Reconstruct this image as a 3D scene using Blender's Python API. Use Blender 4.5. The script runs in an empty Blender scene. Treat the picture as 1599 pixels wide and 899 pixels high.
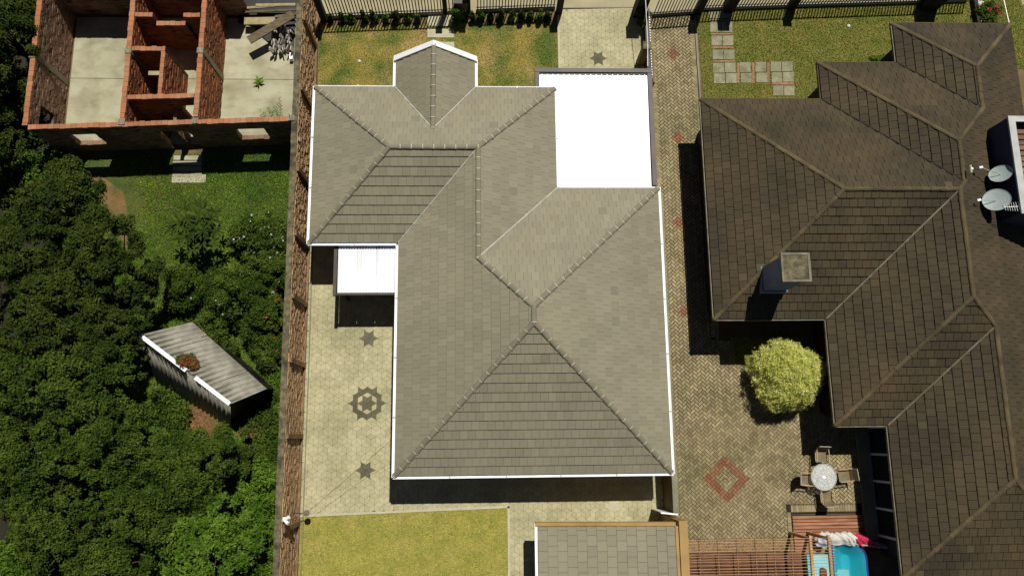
import bpy, math, random
import numpy as np
from mathutils import Vector, Matrix
random.seed(7); np.random.seed(7)
R = math.radians
scene = bpy.context.scene
COL = scene.collection

# ---------------------------------------------------------------- camera
F, CH = 1200.0, 36.0                       # focal length in photo pixels, camera height in metres
def _axes(nx, ny, yaw):
    d = np.array([nx/F, -ny/F, -1.0]); d /= np.linalg.norm(d); up = -d
    n = np.array([0, 1.0, 0]); n = n - up*n.dot(up); n /= np.linalg.norm(n); e = np.cross(n, up)
    c, s = math.cos(yaw), math.sin(yaw)
    return np.array([c*e - s*n, c*n + s*e, up])
RM = _axes(-44.0, 235.0, -0.004)           # rows are the world axes seen from the camera
cd = bpy.data.cameras.new('camera'); cam = bpy.data.objects.new('camera', cd); COL.objects.link(cam)
cd.sensor_width = 36.0; cd.lens = F/1599*36.0; cd.clip_end = 2000; cd.clip_start = .1
cam.matrix_world = Matrix.Translation((0, 0, CH)) @ Matrix([list(r) for r in RM]).to_4x4()
scene.camera = cam
def at(x, y, z=0.0):
    """world x, y of the point of height z seen at a pixel of the photograph"""
    w = RM @ np.array([(x-800)/F, (450-y)/F, -1.0]); t = (z-CH)/w[2]
    return (float(w[0]*t), float(w[1]*t))
def at3(x, y, z=0.0): return (*at(x, y, z), z)

# ---------------------------------------------------------------- sky, sun, exposure
SUN = Vector((.146, .456, 1.0)).normalized()
world = bpy.data.worlds.new('World'); scene.world = world; world.use_nodes = True
wt = world.node_tree; bg = wt.nodes['Background']; sky = wt.nodes.new('ShaderNodeTexSky')
sky.sky_type = 'NISHITA'; sky.sun_disc = False
sky.air_density = .45; sky.dust_density = .2; sky.altitude = 300
sky.sun_elevation = math.asin(SUN.z); sky.sun_rotation = math.atan2(SUN.x, SUN.y)
wt.links.new(sky.outputs[0], bg.inputs[0]); bg.inputs[1].default_value = 0.05
sl = bpy.data.lights.new('sun', 'SUN'); sl.energy = 5.0; sl.angle = R(.5); sl.color = (1, .968, .91)
so = bpy.data.objects.new('sun', sl); COL.objects.link(so); so.location = (5, 15, 60)
so.rotation_euler = SUN.to_track_quat('Z', 'Y').to_euler()
scene.view_settings.view_transform = 'Standard'; scene.view_settings.look = 'None'
scene.view_settings.exposure = -0.08; scene.view_settings.gamma = 1.0

# ---------------------------------------------------------------- materials
GAIN = 0.74
KEEP = 250                                 # brighter colours keep their own value
def lin(c):
    out = []
    for v in c[:3]:
        v /= 255.0
        v = v/12.92 if v <= .04045 else ((v+.055)/1.055)**2.4
        out.append(v*(.88 if min(c[:3]) >= 240 else GAIN))
    return (*out, 1.0)
MATS = {}
def mat(name, c1, c2=None, scale=1.0, var=0.0, rough=.8, bump=0.0, bscale=40.0, c3=None, s3=.35, w3=.5, spec=.3, fine=.25, fscale=25.0,
        metal=0.0, stretch=None, streak=None, trans=0.0):
    """colours are photo sRGB; c1..c2 mixed by noise, c3 broad stains, var = brightness change from piece to piece"""
    if name in MATS: return MATS[name]
    m = bpy.data.materials.new(name); m.use_nodes = True; nt = m.node_tree; N = nt.nodes; L = nt.links
    bs = N['Principled BSDF']; bs.inputs['Roughness'].default_value = rough
    bs.inputs['Specular IOR Level'].default_value = spec; bs.inputs['Metallic'].default_value = metal
    geo = N.new('ShaderNodeNewGeometry'); pos = geo.outputs['Position']
    if stretch:
        mp = N.new('ShaderNodeMapping'); mp.inputs['Scale'].default_value = stretch; L.new(pos, mp.inputs[0]); pos = mp.outputs[0]
    def noise(s, d=4.0, p=None):
        n = N.new('ShaderNodeTexNoise'); n.inputs['Scale'].default_value = s; n.inputs['Detail'].default_value = d
        L.new(p or pos, n.inputs['Vector']); return n.outputs['Fac']
    def ramp(fac, a, b):
        r = N.new('ShaderNodeMapRange'); r.inputs[1].default_value = a; r.inputs[2].default_value = b; L.new(fac, r.inputs[0]); return r.outputs[0]
    def mix(fac, a, b, mode='MIX'):
        x = N.new('ShaderNodeMix'); x.data_type = 'RGBA'; x.blend_type = mode
        if isinstance(fac, float): x.inputs[0].default_value = fac
        else: L.new(fac, x.inputs[0])
        for i, v in ((6, a), (7, b)):
            if isinstance(v, tuple): x.inputs[i].default_value = v
            else: L.new(v, x.inputs[i])
        return x.outputs[2]
    col = lin(c1)
    if c2: col = mix(ramp(noise(scale), .38, .62), lin(c1), lin(c2))
    if c3: col = mix(mul(N, L, ramp(noise(s3, 5.0), .48, .68), w3), col, lin(c3))
    if streak:
        mp = N.new('ShaderNodeMapping'); mp.inputs['Scale'].default_value = streak[1]; L.new(geo.outputs['Position'], mp.inputs[0])
        col = mix(mul(N, L, ramp(noise(1.0, 3.0, mp.outputs[0]), .5, .75), streak[2]), col, lin(streak[0]))
    k = None
    if fine:
        a = N.new('ShaderNodeMath'); a.operation = 'MULTIPLY_ADD'; L.new(noise(fscale, 3.0), a.inputs[0])
        a.inputs[1].default_value = 2*fine; a.inputs[2].default_value = 1-fine; k = a.outputs[0]
    if var:
        oi = N.new('ShaderNodeObjectInfo'); ad = N.new('ShaderNodeMath'); ad.operation = 'ADD'
        L.new(oi.outputs['Random'], ad.inputs[0]); L.new(geo.outputs['Random Per Island'], ad.inputs[1])
        fr = N.new('ShaderNodeMath'); fr.operation = 'FRACT'; L.new(ad.outputs[0], fr.inputs[0])
        a = N.new('ShaderNodeMath'); a.operation = 'MULTIPLY_ADD'; L.new(fr.outputs[0], a.inputs[0])
        a.inputs[1].default_value = 2*var; a.inputs[2].default_value = 1-var
        if k is not None:
            q = N.new('ShaderNodeMath'); q.operation = 'MULTIPLY'; L.new(k, q.inputs[0]); L.new(a.outputs[0], q.inputs[1]); k = q.outputs[0]
        else: k = a.outputs[0]
    if k is not None:
        h = N.new('ShaderNodeHueSaturation'); L.new(k, h.inputs['Value'])
        if isinstance(col, tuple): h.inputs['Color'].default_value = col
        else: L.new(col, h.inputs['Color'])
        col = h.outputs[0]
    if isinstance(col, tuple): bs.inputs['Base Color'].default_value = col
    else: L.new(col, bs.inputs['Base Color'])
    if bump:
        b = N.new('ShaderNodeBump'); b.inputs['Strength'].default_value = bump; b.inputs['Distance'].default_value = .02
        L.new(noise(bscale, 5.0), b.inputs['Height']); L.new(b.outputs[0], bs.inputs['Normal'])
    if trans:
        tr = N.new('ShaderNodeBsdfTranslucent'); ms = N.new('ShaderNodeMixShader'); ms.inputs[0].default_value = trans
        if isinstance(col, tuple): tr.inputs[0].default_value = col
        else: L.new(col, tr.inputs[0])
        L.new(bs.outputs[0], ms.inputs[1]); L.new(tr.outputs[0], ms.inputs[2]); L.new(ms.outputs[0], N['Material Output'].inputs[0])
    MATS[name] = m; return m
def mul(N, L, s, v):
    a = N.new('ShaderNodeMath'); a.operation = 'MULTIPLY'; L.new(s, a.inputs[0]); a.inputs[1].default_value = v; return a.outputs[0]

M = dict(
 earth=mat('earth', (110, 92, 58), (128, 106, 68), 1.5, c3=(64, 62, 32), s3=.5, w3=.8, bump=.6, bscale=12),
 dirt=mat('bare_dirt', (136, 106, 66), (118, 96, 54), 1.6, c3=(84, 84, 34), s3=1.1, w3=.8, fine=.3, bump=.5),
 under_soil=mat('leaf_soil_painted_shade', (54, 46, 26), (40, 42, 18), 1.5, fine=.4, bump=.6),  # tree shade put into the soil colour
 concrete=mat('concrete', (158, 152, 124), (140, 134, 106), 1.0, c3=(110, 104, 78), s3=.8, w3=.5, bump=.2, fine=.12),
 floor_slab=mat('floor_slab', (196, 192, 160), (182, 177, 144), .9, c3=(120, 110, 78), s3=.6, w3=.6, bump=.2, fine=.14, var=.03, streak=((128, 120, 88), (1.5, 3, 1), .4)),
 cap=mat('cap_concrete', (132, 122, 92), (96, 88, 62), 5, c3=(58, 56, 40), s3=2.2, w3=.9, bump=.6, fine=.4, fscale=14),
 paver=mat('paver', (200, 191, 150), (186, 178, 137), .7, var=.10, c3=(160, 156, 116), s3=.35, w3=.6, bump=.3, fine=.2, fscale=18),
 paver_dark=mat('paver_dark', (112, 106, 82), (98, 92, 70), 1.2, var=.1, bump=.3, fine=.2),
 joint=mat('joint_sand', (78, 70, 46), (100, 92, 62), 2, bump=.4, fine=.4),
 brickp=mat('paving_brick', (170, 154, 114), (150, 136, 98), .9, var=.25, c3=(120, 116, 72), s3=.3, w3=.5, bump=.3, fine=.25),
 brickr=mat('paving_brick_red', (160, 104, 72), (142, 98, 68), 2, var=.22, c3=(146, 122, 84), s3=1.5, w3=.6, bump=.3, fine=.2),
 brickj=mat('brick_joint', (34, 30, 18), (50, 42, 24), 2, bump=.5, fine=.4),
 tile=mat('roof_tile', (153, 146, 121), (146, 139, 115), .5, var=.07, c3=(160, 152, 124), s3=.25, w3=.6, fine=.07, fscale=9, bump=.15, bscale=30, rough=.75),
 tile_alt=mat('roof_tile_replaced', (142, 136, 114), (154, 147, 123), .5, var=.06, fine=.1),
 dtile_alt=mat('dark_roof_tile_replaced', (88, 76, 52), (64, 57, 41), .5, var=.1, fine=.2, bump=.3),
 ridge=mat('ridge_tile', (144, 137, 114), (134, 127, 106), 2, var=.06, fine=.12, bump=.2),
 mortar=mat('ridge_mortar', (200, 192, 164), fine=.15),
 under=mat('roof_underlay', (70, 64, 52)),
 dtile=mat('dark_roof_tile', (80, 69, 47), (64, 56, 39), .35, var=.13, c3=(92, 76, 49), s3=.3, w3=.6, fine=.22, fscale=12, bump=.35, bscale=25, rough=.85),
 dridge=mat('dark_ridge_tile', (104, 90, 60), (82, 71, 48), 1.5, var=.14, fine=.25, bump=.4),
 dunder=mat('dark_underlay', (34, 28, 20)),
 white=mat('white_paint', (255, 255, 255), (252, 250, 244), 2, fine=.02, rough=.5),
 sheet=mat('white_sheet', (250, 250, 250), (244, 246, 250), 1, var=.02, fine=.01, streak=((214, 212, 204), (2.5, .25, 1), .6), rough=.35, spec=.5),
 valley=mat('valley_metal', (198, 196, 184), (180, 176, 160), 3, fine=.1, rough=.5),
 dvalley=mat('valley_metal_dull', (138, 130, 108), (110, 102, 80), 3, fine=.15, rough=.6),
 fascia=mat('dark_fascia', (84, 72, 62), (66, 58, 50), 1.5, fine=.15, rough=.5),
 tan=mat('tan_paint', (188, 152, 92), (178, 142, 84), 1.5, c3=(150, 118, 66), s3=.8, w3=.5, fine=.08, rough=.6),
 cream=mat('cream_wall', (196, 178, 140), (180, 162, 124), 1, bump=.2, fine=.1),
 brownwall=mat('brown_wall', (126, 104, 72), (112, 90, 60), 1, bump=.2, fine=.12),
 bluewall=mat('blue_grey_wall', (134, 144, 156), (118, 128, 142), 1, bump=.15, fine=.08),
 shadewall=mat('shade_darkened_wall', (58, 52, 48), (48, 43, 40), 1, bump=.2, fine=.1),  # shade below the eaves put into the wall colour
 rimc=mat('enclosure_rim', (208, 208, 200), (190, 190, 182), 2, fine=.1),
 navy=mat('dark_blue_wall', (66, 70, 92), (56, 60, 80), 1, fine=.1),
 iron=mat('dark_iron', (46, 38, 34), (32, 27, 24), 4, fine=.2, rough=.45),
 pillar=mat('dark_pillar', (54, 44, 38), (40, 34, 30), 3, fine=.2),
 wbrick=mat('wall_brick', (196, 160, 116), (178, 142, 100), 1.3, var=.1, c3=(150, 124, 96), s3=.45, w3=.6, fine=.2, fscale=18, bump=.35, bscale=25),
 wmortar=mat('wall_mortar', (154, 124, 90), (126, 100, 72), 3, fine=.4, fscale=14, bump=.8),
 rbrick=mat('ruin_brick', (176, 110, 66), (150, 92, 56), 1.2, var=.2, c3=(98, 62, 42), s3=.5, w3=.6, fine=.3, fscale=16, bump=.8, bscale=22),
 rtop=mat('ruin_top_brick', (188, 124, 82), (174, 116, 78), 2, var=.14, c3=(182, 138, 104), s3=.9, w3=.7, fine=.2, bump=.4),
 rbrown=mat('ruin_weathered_brick', (158, 124, 98), (136, 106, 82), 1.2, var=.22, c3=(84, 66, 48), s3=.6, w3=.6, fine=.35, fscale=16, bump=.8, bscale=22),
 rmortar=mat('ruin_mortar', (98, 66, 46), (76, 52, 36), 3, fine=.4, bump=.8),
 timber=mat('old_timber', (120, 106, 78), (92, 80, 58), 3, var=.2, fine=.3, bump=.3, stretch=(1, 6, 1)),
 ltimber=mat('pale_timber', (184, 168, 124), (160, 146, 104), 3, var=.1, fine=.2, bump=.3),
 scrap=mat('white_scrap', (196, 190, 178), (120, 112, 98), 6, var=.3, fine=.2),
 corr=mat('fibre_cement', (176, 172, 154), (156, 152, 134), 3, c3=(120, 116, 98), s3=1.3, w3=.6, fine=.22, fscale=22, bump=.3),
 slat=mat('pergola_wood', (204, 168, 122), (184, 146, 100), 3, var=.14, fine=.2),
 deck=mat('deck_board', (190, 136, 100), (166, 112, 80), 2, var=.12, fine=.2, c3=(120, 70, 48), s3=1.2, w3=.6, stretch=(.6, 5, 1)),
 ddeck=mat('dark_deck_board', (126, 80, 56), (100, 62, 44), 2, var=.18, fine=.3, c3=(150, 96, 64), s3=1.2, w3=.6),
 gravel=mat('gravel_floor', (170, 138, 98), (112, 92, 62), 14, fine=.4, fscale=30, bump=.6),
 raft=mat('rafter_wood', (150, 112, 74), (126, 90, 60), 3, var=.1, fine=.2),
 pool=mat('pool_shell', (60, 196, 210), (44, 180, 200), .8, fine=.02, rough=.3),
 poolrim=mat('pool_rim', (34, 66, 130), fine=.05, rough=.4),
 poolin=mat('pool_step', (160, 226, 228), (140, 214, 220), 1, fine=.03, rough=.3),
 wcloth=mat('white_cloth', (238, 234, 224), (214, 210, 200), 4, fine=.08),
 pcloth=mat('patterned_cloth', (226, 226, 230), (126, 156, 188), 7, fine=.1),
 rcloth=mat('pink_cloth', (214, 52, 84), (196, 40, 72), 4, fine=.08),
 gcloth=mat('grey_cloth', (112, 112, 124), (90, 90, 104), 4, fine=.08),
 sling=mat('sling_fabric', (140, 126, 92), (124, 110, 80), 5, fine=.1, fscale=60),
 arm=mat('arm_wood', (216, 182, 134), (196, 160, 112), 4, fine=.1),
 metal=mat('table_metal', (196, 192, 180), fine=.05, rough=.4, metal=.2),
 dish=mat('dish_paint', (178, 192, 186), (164, 178, 172), 2, fine=.04, rough=.5),
 slab=mat('path_slab', (166, 162, 130), (150, 146, 116), 2, var=.06, c3=(112, 108, 82), s3=1.6, w3=.6, fine=.18, fscale=18, bump=.2),
 redstrip=mat('red_strip', (178, 132, 102), (164, 120, 92), 3, var=.1, fine=.25, bump=.3),
 wslab=mat('white_slab', (206, 200, 168), (194, 188, 156), 2, var=.04, fine=.1, bump=.1),
 soil1=mat('lawn_soil', (156, 138, 66), (92, 106, 38), .75, c3=(184, 156, 98), s3=.5, w3=.8, fine=.4, fscale=10, bump=.5),
 soil2=mat('lawn_soil_green', (112, 116, 44), (136, 124, 58), 1.0, fine=.4, fscale=10, bump=.5),
 soil3=mat('yard_soil', (58, 82, 18), (84, 98, 26), .8, c3=(110, 92, 48), s3=.28, w3=.5, fine=.4, fscale=8, bump=.6),
 grass1=mat('dry_grass', (228, 218, 106), (154, 184, 66), .75, var=.3, c3=(228, 204, 132), s3=.5, w3=.75, fine=.3, fscale=6, trans=.2),
 grass4=mat('yellow_grass', (228, 220, 112), (200, 202, 92), 1.1, var=.3, c3=(224, 208, 134), s3=.7, w3=.8, fine=.35, fscale=5, trans=.2),
 soil4=mat('yellow_lawn_soil', (172, 160, 78), (150, 148, 64), 1.6, fine=.4, fscale=8, bump=.5),
 grass2=mat('lawn_grass', (160, 180, 60), (190, 186, 84), .9, var=.3, c3=(126, 168, 44), s3=.5, w3=.8, fine=.3, fscale=6, trans=.2),
 grass3=mat('yard_grass', (128, 172, 46), (166, 196, 60), .7, var=.35, c3=(96, 140, 36), s3=.6, w3=.8, fine=.3, fscale=6, trans=.2),
 pave=mat('pavement', (188, 178, 140), (172, 162, 126), 1, fine=.15, bump=.2),
 asphalt=mat('asphalt', (66, 64, 60), (54, 52, 50), 2, fine=.2, bump=.4),
 black=mat('black_plastic', (22, 22, 22), fine=.05, rough=.5),
 bark=mat('bark', (92, 76, 54), (66, 54, 38), 6, fine=.3, bump=.8, stretch=(1, 1, .3)),
 leaf_dark=mat('leaf_dark', (52, 70, 18), (76, 88, 28), .9, var=.35, fine=.2, fscale=3, rough=.8, spec=.12, trans=.15),
 leaf_mid=mat('leaf_mid', (60, 82, 20), (86, 104, 32), .9, var=.4, fine=.2, fscale=3, rough=.75, spec=.12, trans=.15),
 leaf_bright=mat('leaf_bright', (80, 112, 28), (106, 136, 42), .9, var=.35, fine=.2, fscale=3, rough=.75, spec=.12, trans=.2),
 leaf_gold=mat('leaf_gold', (252, 250, 150), (234, 240, 128), 3, var=.2, fine=.1, fscale=5, rough=.7, spec=.1, trans=.35),
 leaf_red=mat('leaf_red', (150, 60, 36), (110, 96, 40), 4, var=.3, fine=.2),
 petal_white=mat('petal_white', (216, 206, 222), fine=.05), petal_red=mat('petal_red', (176, 60, 36), fine=.1), petal_pink=mat('petal_pink', (210, 50, 84), fine=.1),
 litter=mat('red_litter', (150, 98, 64), (98, 76, 46), 8, fine=.4, bump=.5),
 window=mat('window_glass', (30, 34, 42), fine=.02, rough=.1, spec=.6),
 frame=mat('window_frame', (206, 212, 226), fine=.04, rough=.5),
)
def glass_mat():
    m = bpy.data.materials.new('table_glass'); m.use_nodes = True; nt = m.node_tree; b = nt.nodes['Principled BSDF']
    b.inputs['Base Color'].default_value = (.62, .64, .6, 1); b.inputs['Roughness'].default_value = .12
    n = nt.nodes.new('ShaderNodeTexNoise'); n.inputs['Scale'].default_value = 26; n.inputs['Detail'].default_value = 6
    g = nt.nodes.new('ShaderNodeNewGeometry'); nt.links.new(g.outputs['Position'], n.inputs['Vector'])
    r = nt.nodes.new('ShaderNodeMapRange'); r.inputs[1].default_value = .42; r.inputs[2].default_value = .6; r.inputs[3].default_value = .25; r.inputs[4].default_value = .95
    nt.links.new(n.outputs[0], r.inputs[0]); nt.links.new(r.outputs[0], b.inputs['Alpha']); return m
M['glass'] = glass_mat()
def water_mat():
    m = bpy.data.materials.new('pool_water'); m.use_nodes = True; nt = m.node_tree; b = nt.nodes['Principled BSDF']
    b.inputs['Base Color'].default_value = (.72, .95, .97, 1); b.inputs['Roughness'].default_value = .03; b.inputs['Transmission Weight'].default_value = 1.0
    b.inputs['IOR'].default_value = 1.33; b.inputs['Alpha'].default_value = .45
    return m
M['water'] = water_mat()

# ---------------------------------------------------------------- object helpers
WL = {}                                     # world position of each object's origin
def _tag(o, label=None, cat=None, group=None, kind=None):
    if label: o['label'] = label
    if cat: o['category'] = cat
    if group: o['group'] = group
    if kind: o['kind'] = kind
    return o
def thing(name, label, cat, loc=(0, 0, 0), group=None, rotz=0.0):
    o = bpy.data.objects.new(name, None); COL.objects.link(o); o.location = loc; o.rotation_euler.z = rotz
    o.empty_display_size = .2; WL[o] = Vector(loc); return _tag(o, label, cat, group)
class MB:
    def __init__(s): s.v = []; s.f = []; s.m = []
    def add(s, vs, fs, mi=0):
        n = len(s.v); s.v += [tuple(p) for p in vs]; s.f += [tuple(i+n for i in f) for f in fs]; s.m += [mi]*len(fs); return s
    def prism(s, poly, z0, z1, mi=0):       # poly of (x, y), z0/z1 numbers or lists
        n = len(poly); a = sum(poly[i][0]*poly[(i+1) % n][1]-poly[(i+1) % n][0]*poly[i][1] for i in range(n))
        z0 = z0 if isinstance(z0, (list, tuple)) else [z0]*n; z1 = z1 if isinstance(z1, (list, tuple)) else [z1]*n
        idx = list(range(n)) if a > 0 else list(range(n))[::-1]
        vs = [(poly[i][0], poly[i][1], z0[i]) for i in idx]+[(poly[i][0], poly[i][1], z1[i]) for i in idx]
        fs = [tuple(range(n))[::-1], tuple(range(n, 2*n))]+[(i, (i+1) % n, n+(i+1) % n, n+i) for i in range(n)]
        return s.add(vs, fs, mi)
    def box(s, x0, x1, y0, y1, z0, z1, mi=0): return s.prism([(x0, y0), (x1, y0), (x1, y1), (x0, y1)], z0, z1, mi)
    def rbox(s, c, sz, ax=(1, 0, 0), up=(0, 0, 1), mi=0):   # oriented box
        ax = Vector(ax).normalized(); up = Vector(up); sd = up.cross(ax).normalized(); up = ax.cross(sd); c = Vector(c)
        vs = [c+ax*(i*sz[0]/2)+sd*(j*sz[1]/2)+up*(k*sz[2]/2) for k in (-1, 1) for i, j in ((-1, -1), (1, -1), (1, 1), (-1, 1))]
        return s.add(vs, [(3, 2, 1, 0), (4, 5, 6, 7), (0, 1, 5, 4), (1, 2, 6, 5), (2, 3, 7, 6), (3, 0, 4, 7)], mi)
    def tube(s, pts, r, n=6, mi=0):
        pts = [Vector(p) for p in pts]; rs = r if isinstance(r, (list, tuple)) else [r]*len(pts); base = len(s.v)
        for i, p in enumerate(pts):
            d = (pts[min(i+1, len(pts)-1)]-pts[max(i-1, 0)]).normalized()
            a = d.cross(Vector((0, 0, 1)) if abs(d.z) < .9 else Vector((1, 0, 0))).normalized(); b = d.cross(a)
            for k in range(n):
                t = 2*math.pi*k/n; s.v.append(tuple(p+a*math.cos(t)*rs[i]+b*math.sin(t)*rs[i]))
        for i in range(len(pts)-1):
            for k in range(n):
                s.f.append((base+i*n+k, base+i*n+(k+1) % n, base+(i+1)*n+(k+1) % n, base+(i+1)*n+k)); s.m.append(mi)
        s.f.append(tuple(base+k for k in range(n))[::-1]); s.m.append(mi)
        s.f.append(tuple(base+(len(pts)-1)*n+k for k in range(n))); s.m.append(mi); return s
    def mesh(s, name, mats, off=(0, 0, 0)):
        me = bpy.data.meshes.new(name); o = Vector(off)
        me.from_pydata([(p[0]-o.x, p[1]-o.y, p[2]-o.z) for p in s.v], [], s.f)
        for m in (mats if isinstance(mats, (list, tuple)) else [mats]): me.materials.append(M[m] if isinstance(m, str) else m)
        if any(s.m): me.polygons.foreach_set('material_index', s.m)
        me.update(); return me
    def build(s, name, mats, parent=None, kind=None, label=None, cat=None, group=None, smooth=False):
        w = WL[parent] if parent else Vector((0, 0, 0))
        me = s.mesh(name, mats, w)
        if smooth: me.polygons.foreach_set('use_smooth', [True]*len(me.polygons))
        return put(me, name, parent, (0, 0, 0), kind, label, cat, group)
def put(me, name, parent=None, loc=(0, 0, 0), kind=None, label=None, cat=None, group=None, rotz=0.0):
    o = bpy.data.objects.new(name, me); COL.objects.link(o); o.parent = parent; o.location = loc; o.rotation_euler.z = rotz
    WL[o] = (WL[parent] if parent else Vector((0, 0, 0)))+Vector(loc); return _tag(o, label, cat, group, kind)
def copy_tree(o, parent=None):
    c = o.copy(); COL.objects.link(c); c.parent = parent; WL[c] = WL[o].copy()
    for ch in list(o.children): copy_tree(ch, c)
    return c
def jit(a): return random.uniform(-a, a)
def clip(subj, win):
    """clip polygon subj (x, y lists) by convex ccw polygon win"""
    out = subj
    for i in range(len(win)):
        ax, ay = win[i]; bx, by = win[(i+1) % len(win)]; inp = out; out = []
        if not inp: break
        def side(p): return (bx-ax)*(p[1]-ay)-(by-ay)*(p[0]-ax)
        for k in range(len(inp)):
            p, q = inp[k], inp[(k+1) % len(inp)]; sp, sq = side(p), side(q)
            if sp >= 0: out.append(p)
            if (sp >= 0) != (sq >= 0):
                t = sp/(sp-sq); out.append((p[0]+(q[0]-p[0])*t, p[1]+(q[1]-p[1])*t))
    res = []
    for p in out:
        if not res or abs(p[0]-res[-1][0])+abs(p[1]-res[-1][1]) > 1e-4: res.append(p)
    if len(res) > 1 and abs(res[0][0]-res[-1][0])+abs(res[0][1]-res[-1][1]) < 1e-4: res.pop()
    return res
def area(p): return abs(sum(p[i][0]*p[(i+1) % len(p)][1]-p[(i+1) % len(p)][0]*p[i][1] for i in range(len(p))))/2
def inside(p, poly):
    c = False; n = len(poly); x, y = p
    for i in range(n):
        (x1, y1), (x2, y2) = poly[i], poly[(i+1) % n]
        if (y1 > y) != (y2 > y) and x < (x2-x1)*(y-y1)/(y2-y1)+x1: c = not c
    return c
def ccw(poly):
    a = sum(poly[i][0]*poly[(i+1) % len(poly)][1]-poly[(i+1) % len(poly)][0]*poly[i][1] for i in range(len(poly)))
    return poly if a > 0 else poly[::-1]
def emit_pieces(pieces, parent, name, mats, limit=300, key=None):
    """pieces: list of (centre, poly, z0list, z1list, material index). The nearest become objects, the rest one stuff part"""
    pieces.sort(key=key or (lambda p: math.dist(p[0], (0, 0, CH))))
    for c, poly, z0, z1, mi in pieces[:limit]:
        b = MB(); b.prism(poly, z0, z1); me = b.mesh(name, mats[mi], c)
        put(me, name, parent, tuple(Vector(c)-WL[parent]))
    rest = pieces[limit:]
    if rest:
        b = MB()
        for c, poly, z0, z1, mi in rest: b.prism(poly, z0, z1, mi)
        b.build(name+'s', mats, parent, kind='stuff')

# ================================================================= SETTING
def sheet(name, poly, z, m, thick=None):
    b = MB(); poly = ccw(poly)
    if thick: b.prism(poly, z-thick, z)
    else: b.add([(x, y, z) for x, y in poly], [tuple(range(len(poly)))])
    return b.build(name, m, kind='structure')
sheet('ground', [(-300, -300), (300, -300), (300, 300), (-300, 300)], 0.0, 'earth')
sheet('pavement', [(-60, 21.05), (-8.3, 21.12), (8.4, 21.7), (8.45, 21.4), (11.1, 21.55), (60, 23.3), (60, 26), (-60, 26)], .012, 'pave')
b = MB(); b.box(-60, 60, 26, 26.2, 0, .12); b.build('kerb', 'concrete', kind='structure')
sheet('road', [(-80, 26.2), (80, 26.2), (80, 33), (-80, 33)], .008, 'asphalt')

# ---- rhombus paved courtyard
LX = -8.25                                   # east face of the boundary wall
DR = [(3.95, 21.6), (3.95, 16.5), (3.3, 16.5), (3.3, 11.0), (8.25, 11.0), (8.25, 21.75)]
C1 = [(LX, 9.5), (-3.1, 9.5), (-3.1, -.9), (7.6, -.9), (8.15, -.9), (8.15, -3.9), (2.7, -3.9), (2.7, -7.5), (1.15, -7.5), (1.15, -2.98), (LX, -3.25)]
court = sheet('courtyard_paving', C1, .016, 'joint')
drive = sheet('driveway_paving', DR, .016, 'joint')
A = .433; SD = A/math.sqrt(3); S0 = at(574, 630)
stars = [at(579, 533), at(567, 728), at(933, 94)]
def lat(i, j): return (S0[0]+A*(i+.5*j), S0[1]+A*math.sqrt(3)/2*j)
def snap(p):
    j = round((p[1]-S0[1])/(A*math.sqrt(3)/2)); i = round((p[0]-S0[0])/A-.5*j); return lat(i, j)
stars = [snap(p) for p in stars]
def rhombs(poly, tgt):
    xs = [p[0] for p in poly]; ys = [p[1] for p in poly]; win = None; out = []
    j0, j1 = int((min(ys)-S0[1])/.375)-2, int((max(ys)-S0[1])/.375)+2
    for j in range(j0, j1+1):
        for i in range(int((min(xs)-S0[0])/A-.5*j)-2, int((max(xs)-S0[0])/A-.5*j)+3):
            p = lat(i, j)
            for k in range(3):
                t = math.pi/3*k; d = (math.cos(t), math.sin(t)); c = (p[0]+d[0]*A/2, p[1]+d[1]*A/2)
                g = .965; h = SD/2*g
                q = [(c[0]-d[0]*A/2*g, c[1]-d[1]*A/2*g), (c[0]+d[1]*h, c[1]-d[0]*h), (c[0]+d[0]*A/2*g, c[1]+d[1]*A/2*g), (c[0]-d[1]*h, c[1]+d[0]*h)]
                r = ccw(clip(list(poly), q))if not all(inside(u, poly) for u in q) else q
                if len(r) < 3 or area(r) < .006: continue
                dark = any(math.dist(c, s) < A*.6 for s in stars) or math.dist(c, S0) < A*.6 or 1.2*A < math.dist(c, S0) < 1.55*A
                z = .05+jit(.003); tx, ty = jit(.012), jit(.012)
                out.append(((c[0], c[1], 0), r, .01, [z+(u[0]-c[0])*tx+(u[1]-c[1])*ty for u in r], 1 if dark else 0))
    emit_pieces(out, tgt, 'paver', ['paver', 'paver_dark'])
rhombs(ccw(C1), court); rhombs(ccw(DR), drive)
b = MB(); b.box(1.05, 1.15, -7.5, -3.0, 0, .055); b.prism([(LX, -3.35), (1.15, -3.08), (1.15, -2.98), (LX, -3.25)], 0, .055)
b.box(3.85, 3.95, 16.0, 21.3, 0, .055); b.build('lawn_edging', 'wslab', kind='structure')
# ---- herringbone alley and patio
AL = [(8.4, 21.5), (8.33, 11.0), (8.33, -4.6), (13.99, -4.6), (13.99, -3.55), (17.95, -3.55), (17.95, 1.0), (15.8, 1.0), (15.8, 3.2), (11.9, 3.3), (11.8, 4.4), (11.05, 4.5), (11.12, 16.6), (10.95, 21.6)]
alley = sheet('brick_paving', AL, .016, 'brickj')
HB = []; Wb = .135
dm = [(at(1051, 86), 0, .36), (at(1059, 216), 0, .33), (at(1060, 348), 0, .3), (at(1068, 487), 0, .3), (at(1134, 748), .56, 1.08), (at(1134, 748), 0, .09)]
inner = ccw([(8.8, 21.4), (8.65, 12.0), (8.65, 4.4), (8.65, -4.55), (13.8, -4.55), (13.8, -3.1), (17.9, -3.1), (17.9, 1.0), (15.8, 1.0), (15.8, 3.2), (11.9, 3.3), (11.8, 4.4), (10.8, 4.5), (10.86, 16.6), (10.72, 21.4)])
cs, sn = math.cos(R(45)), math.sin(R(45))
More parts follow.
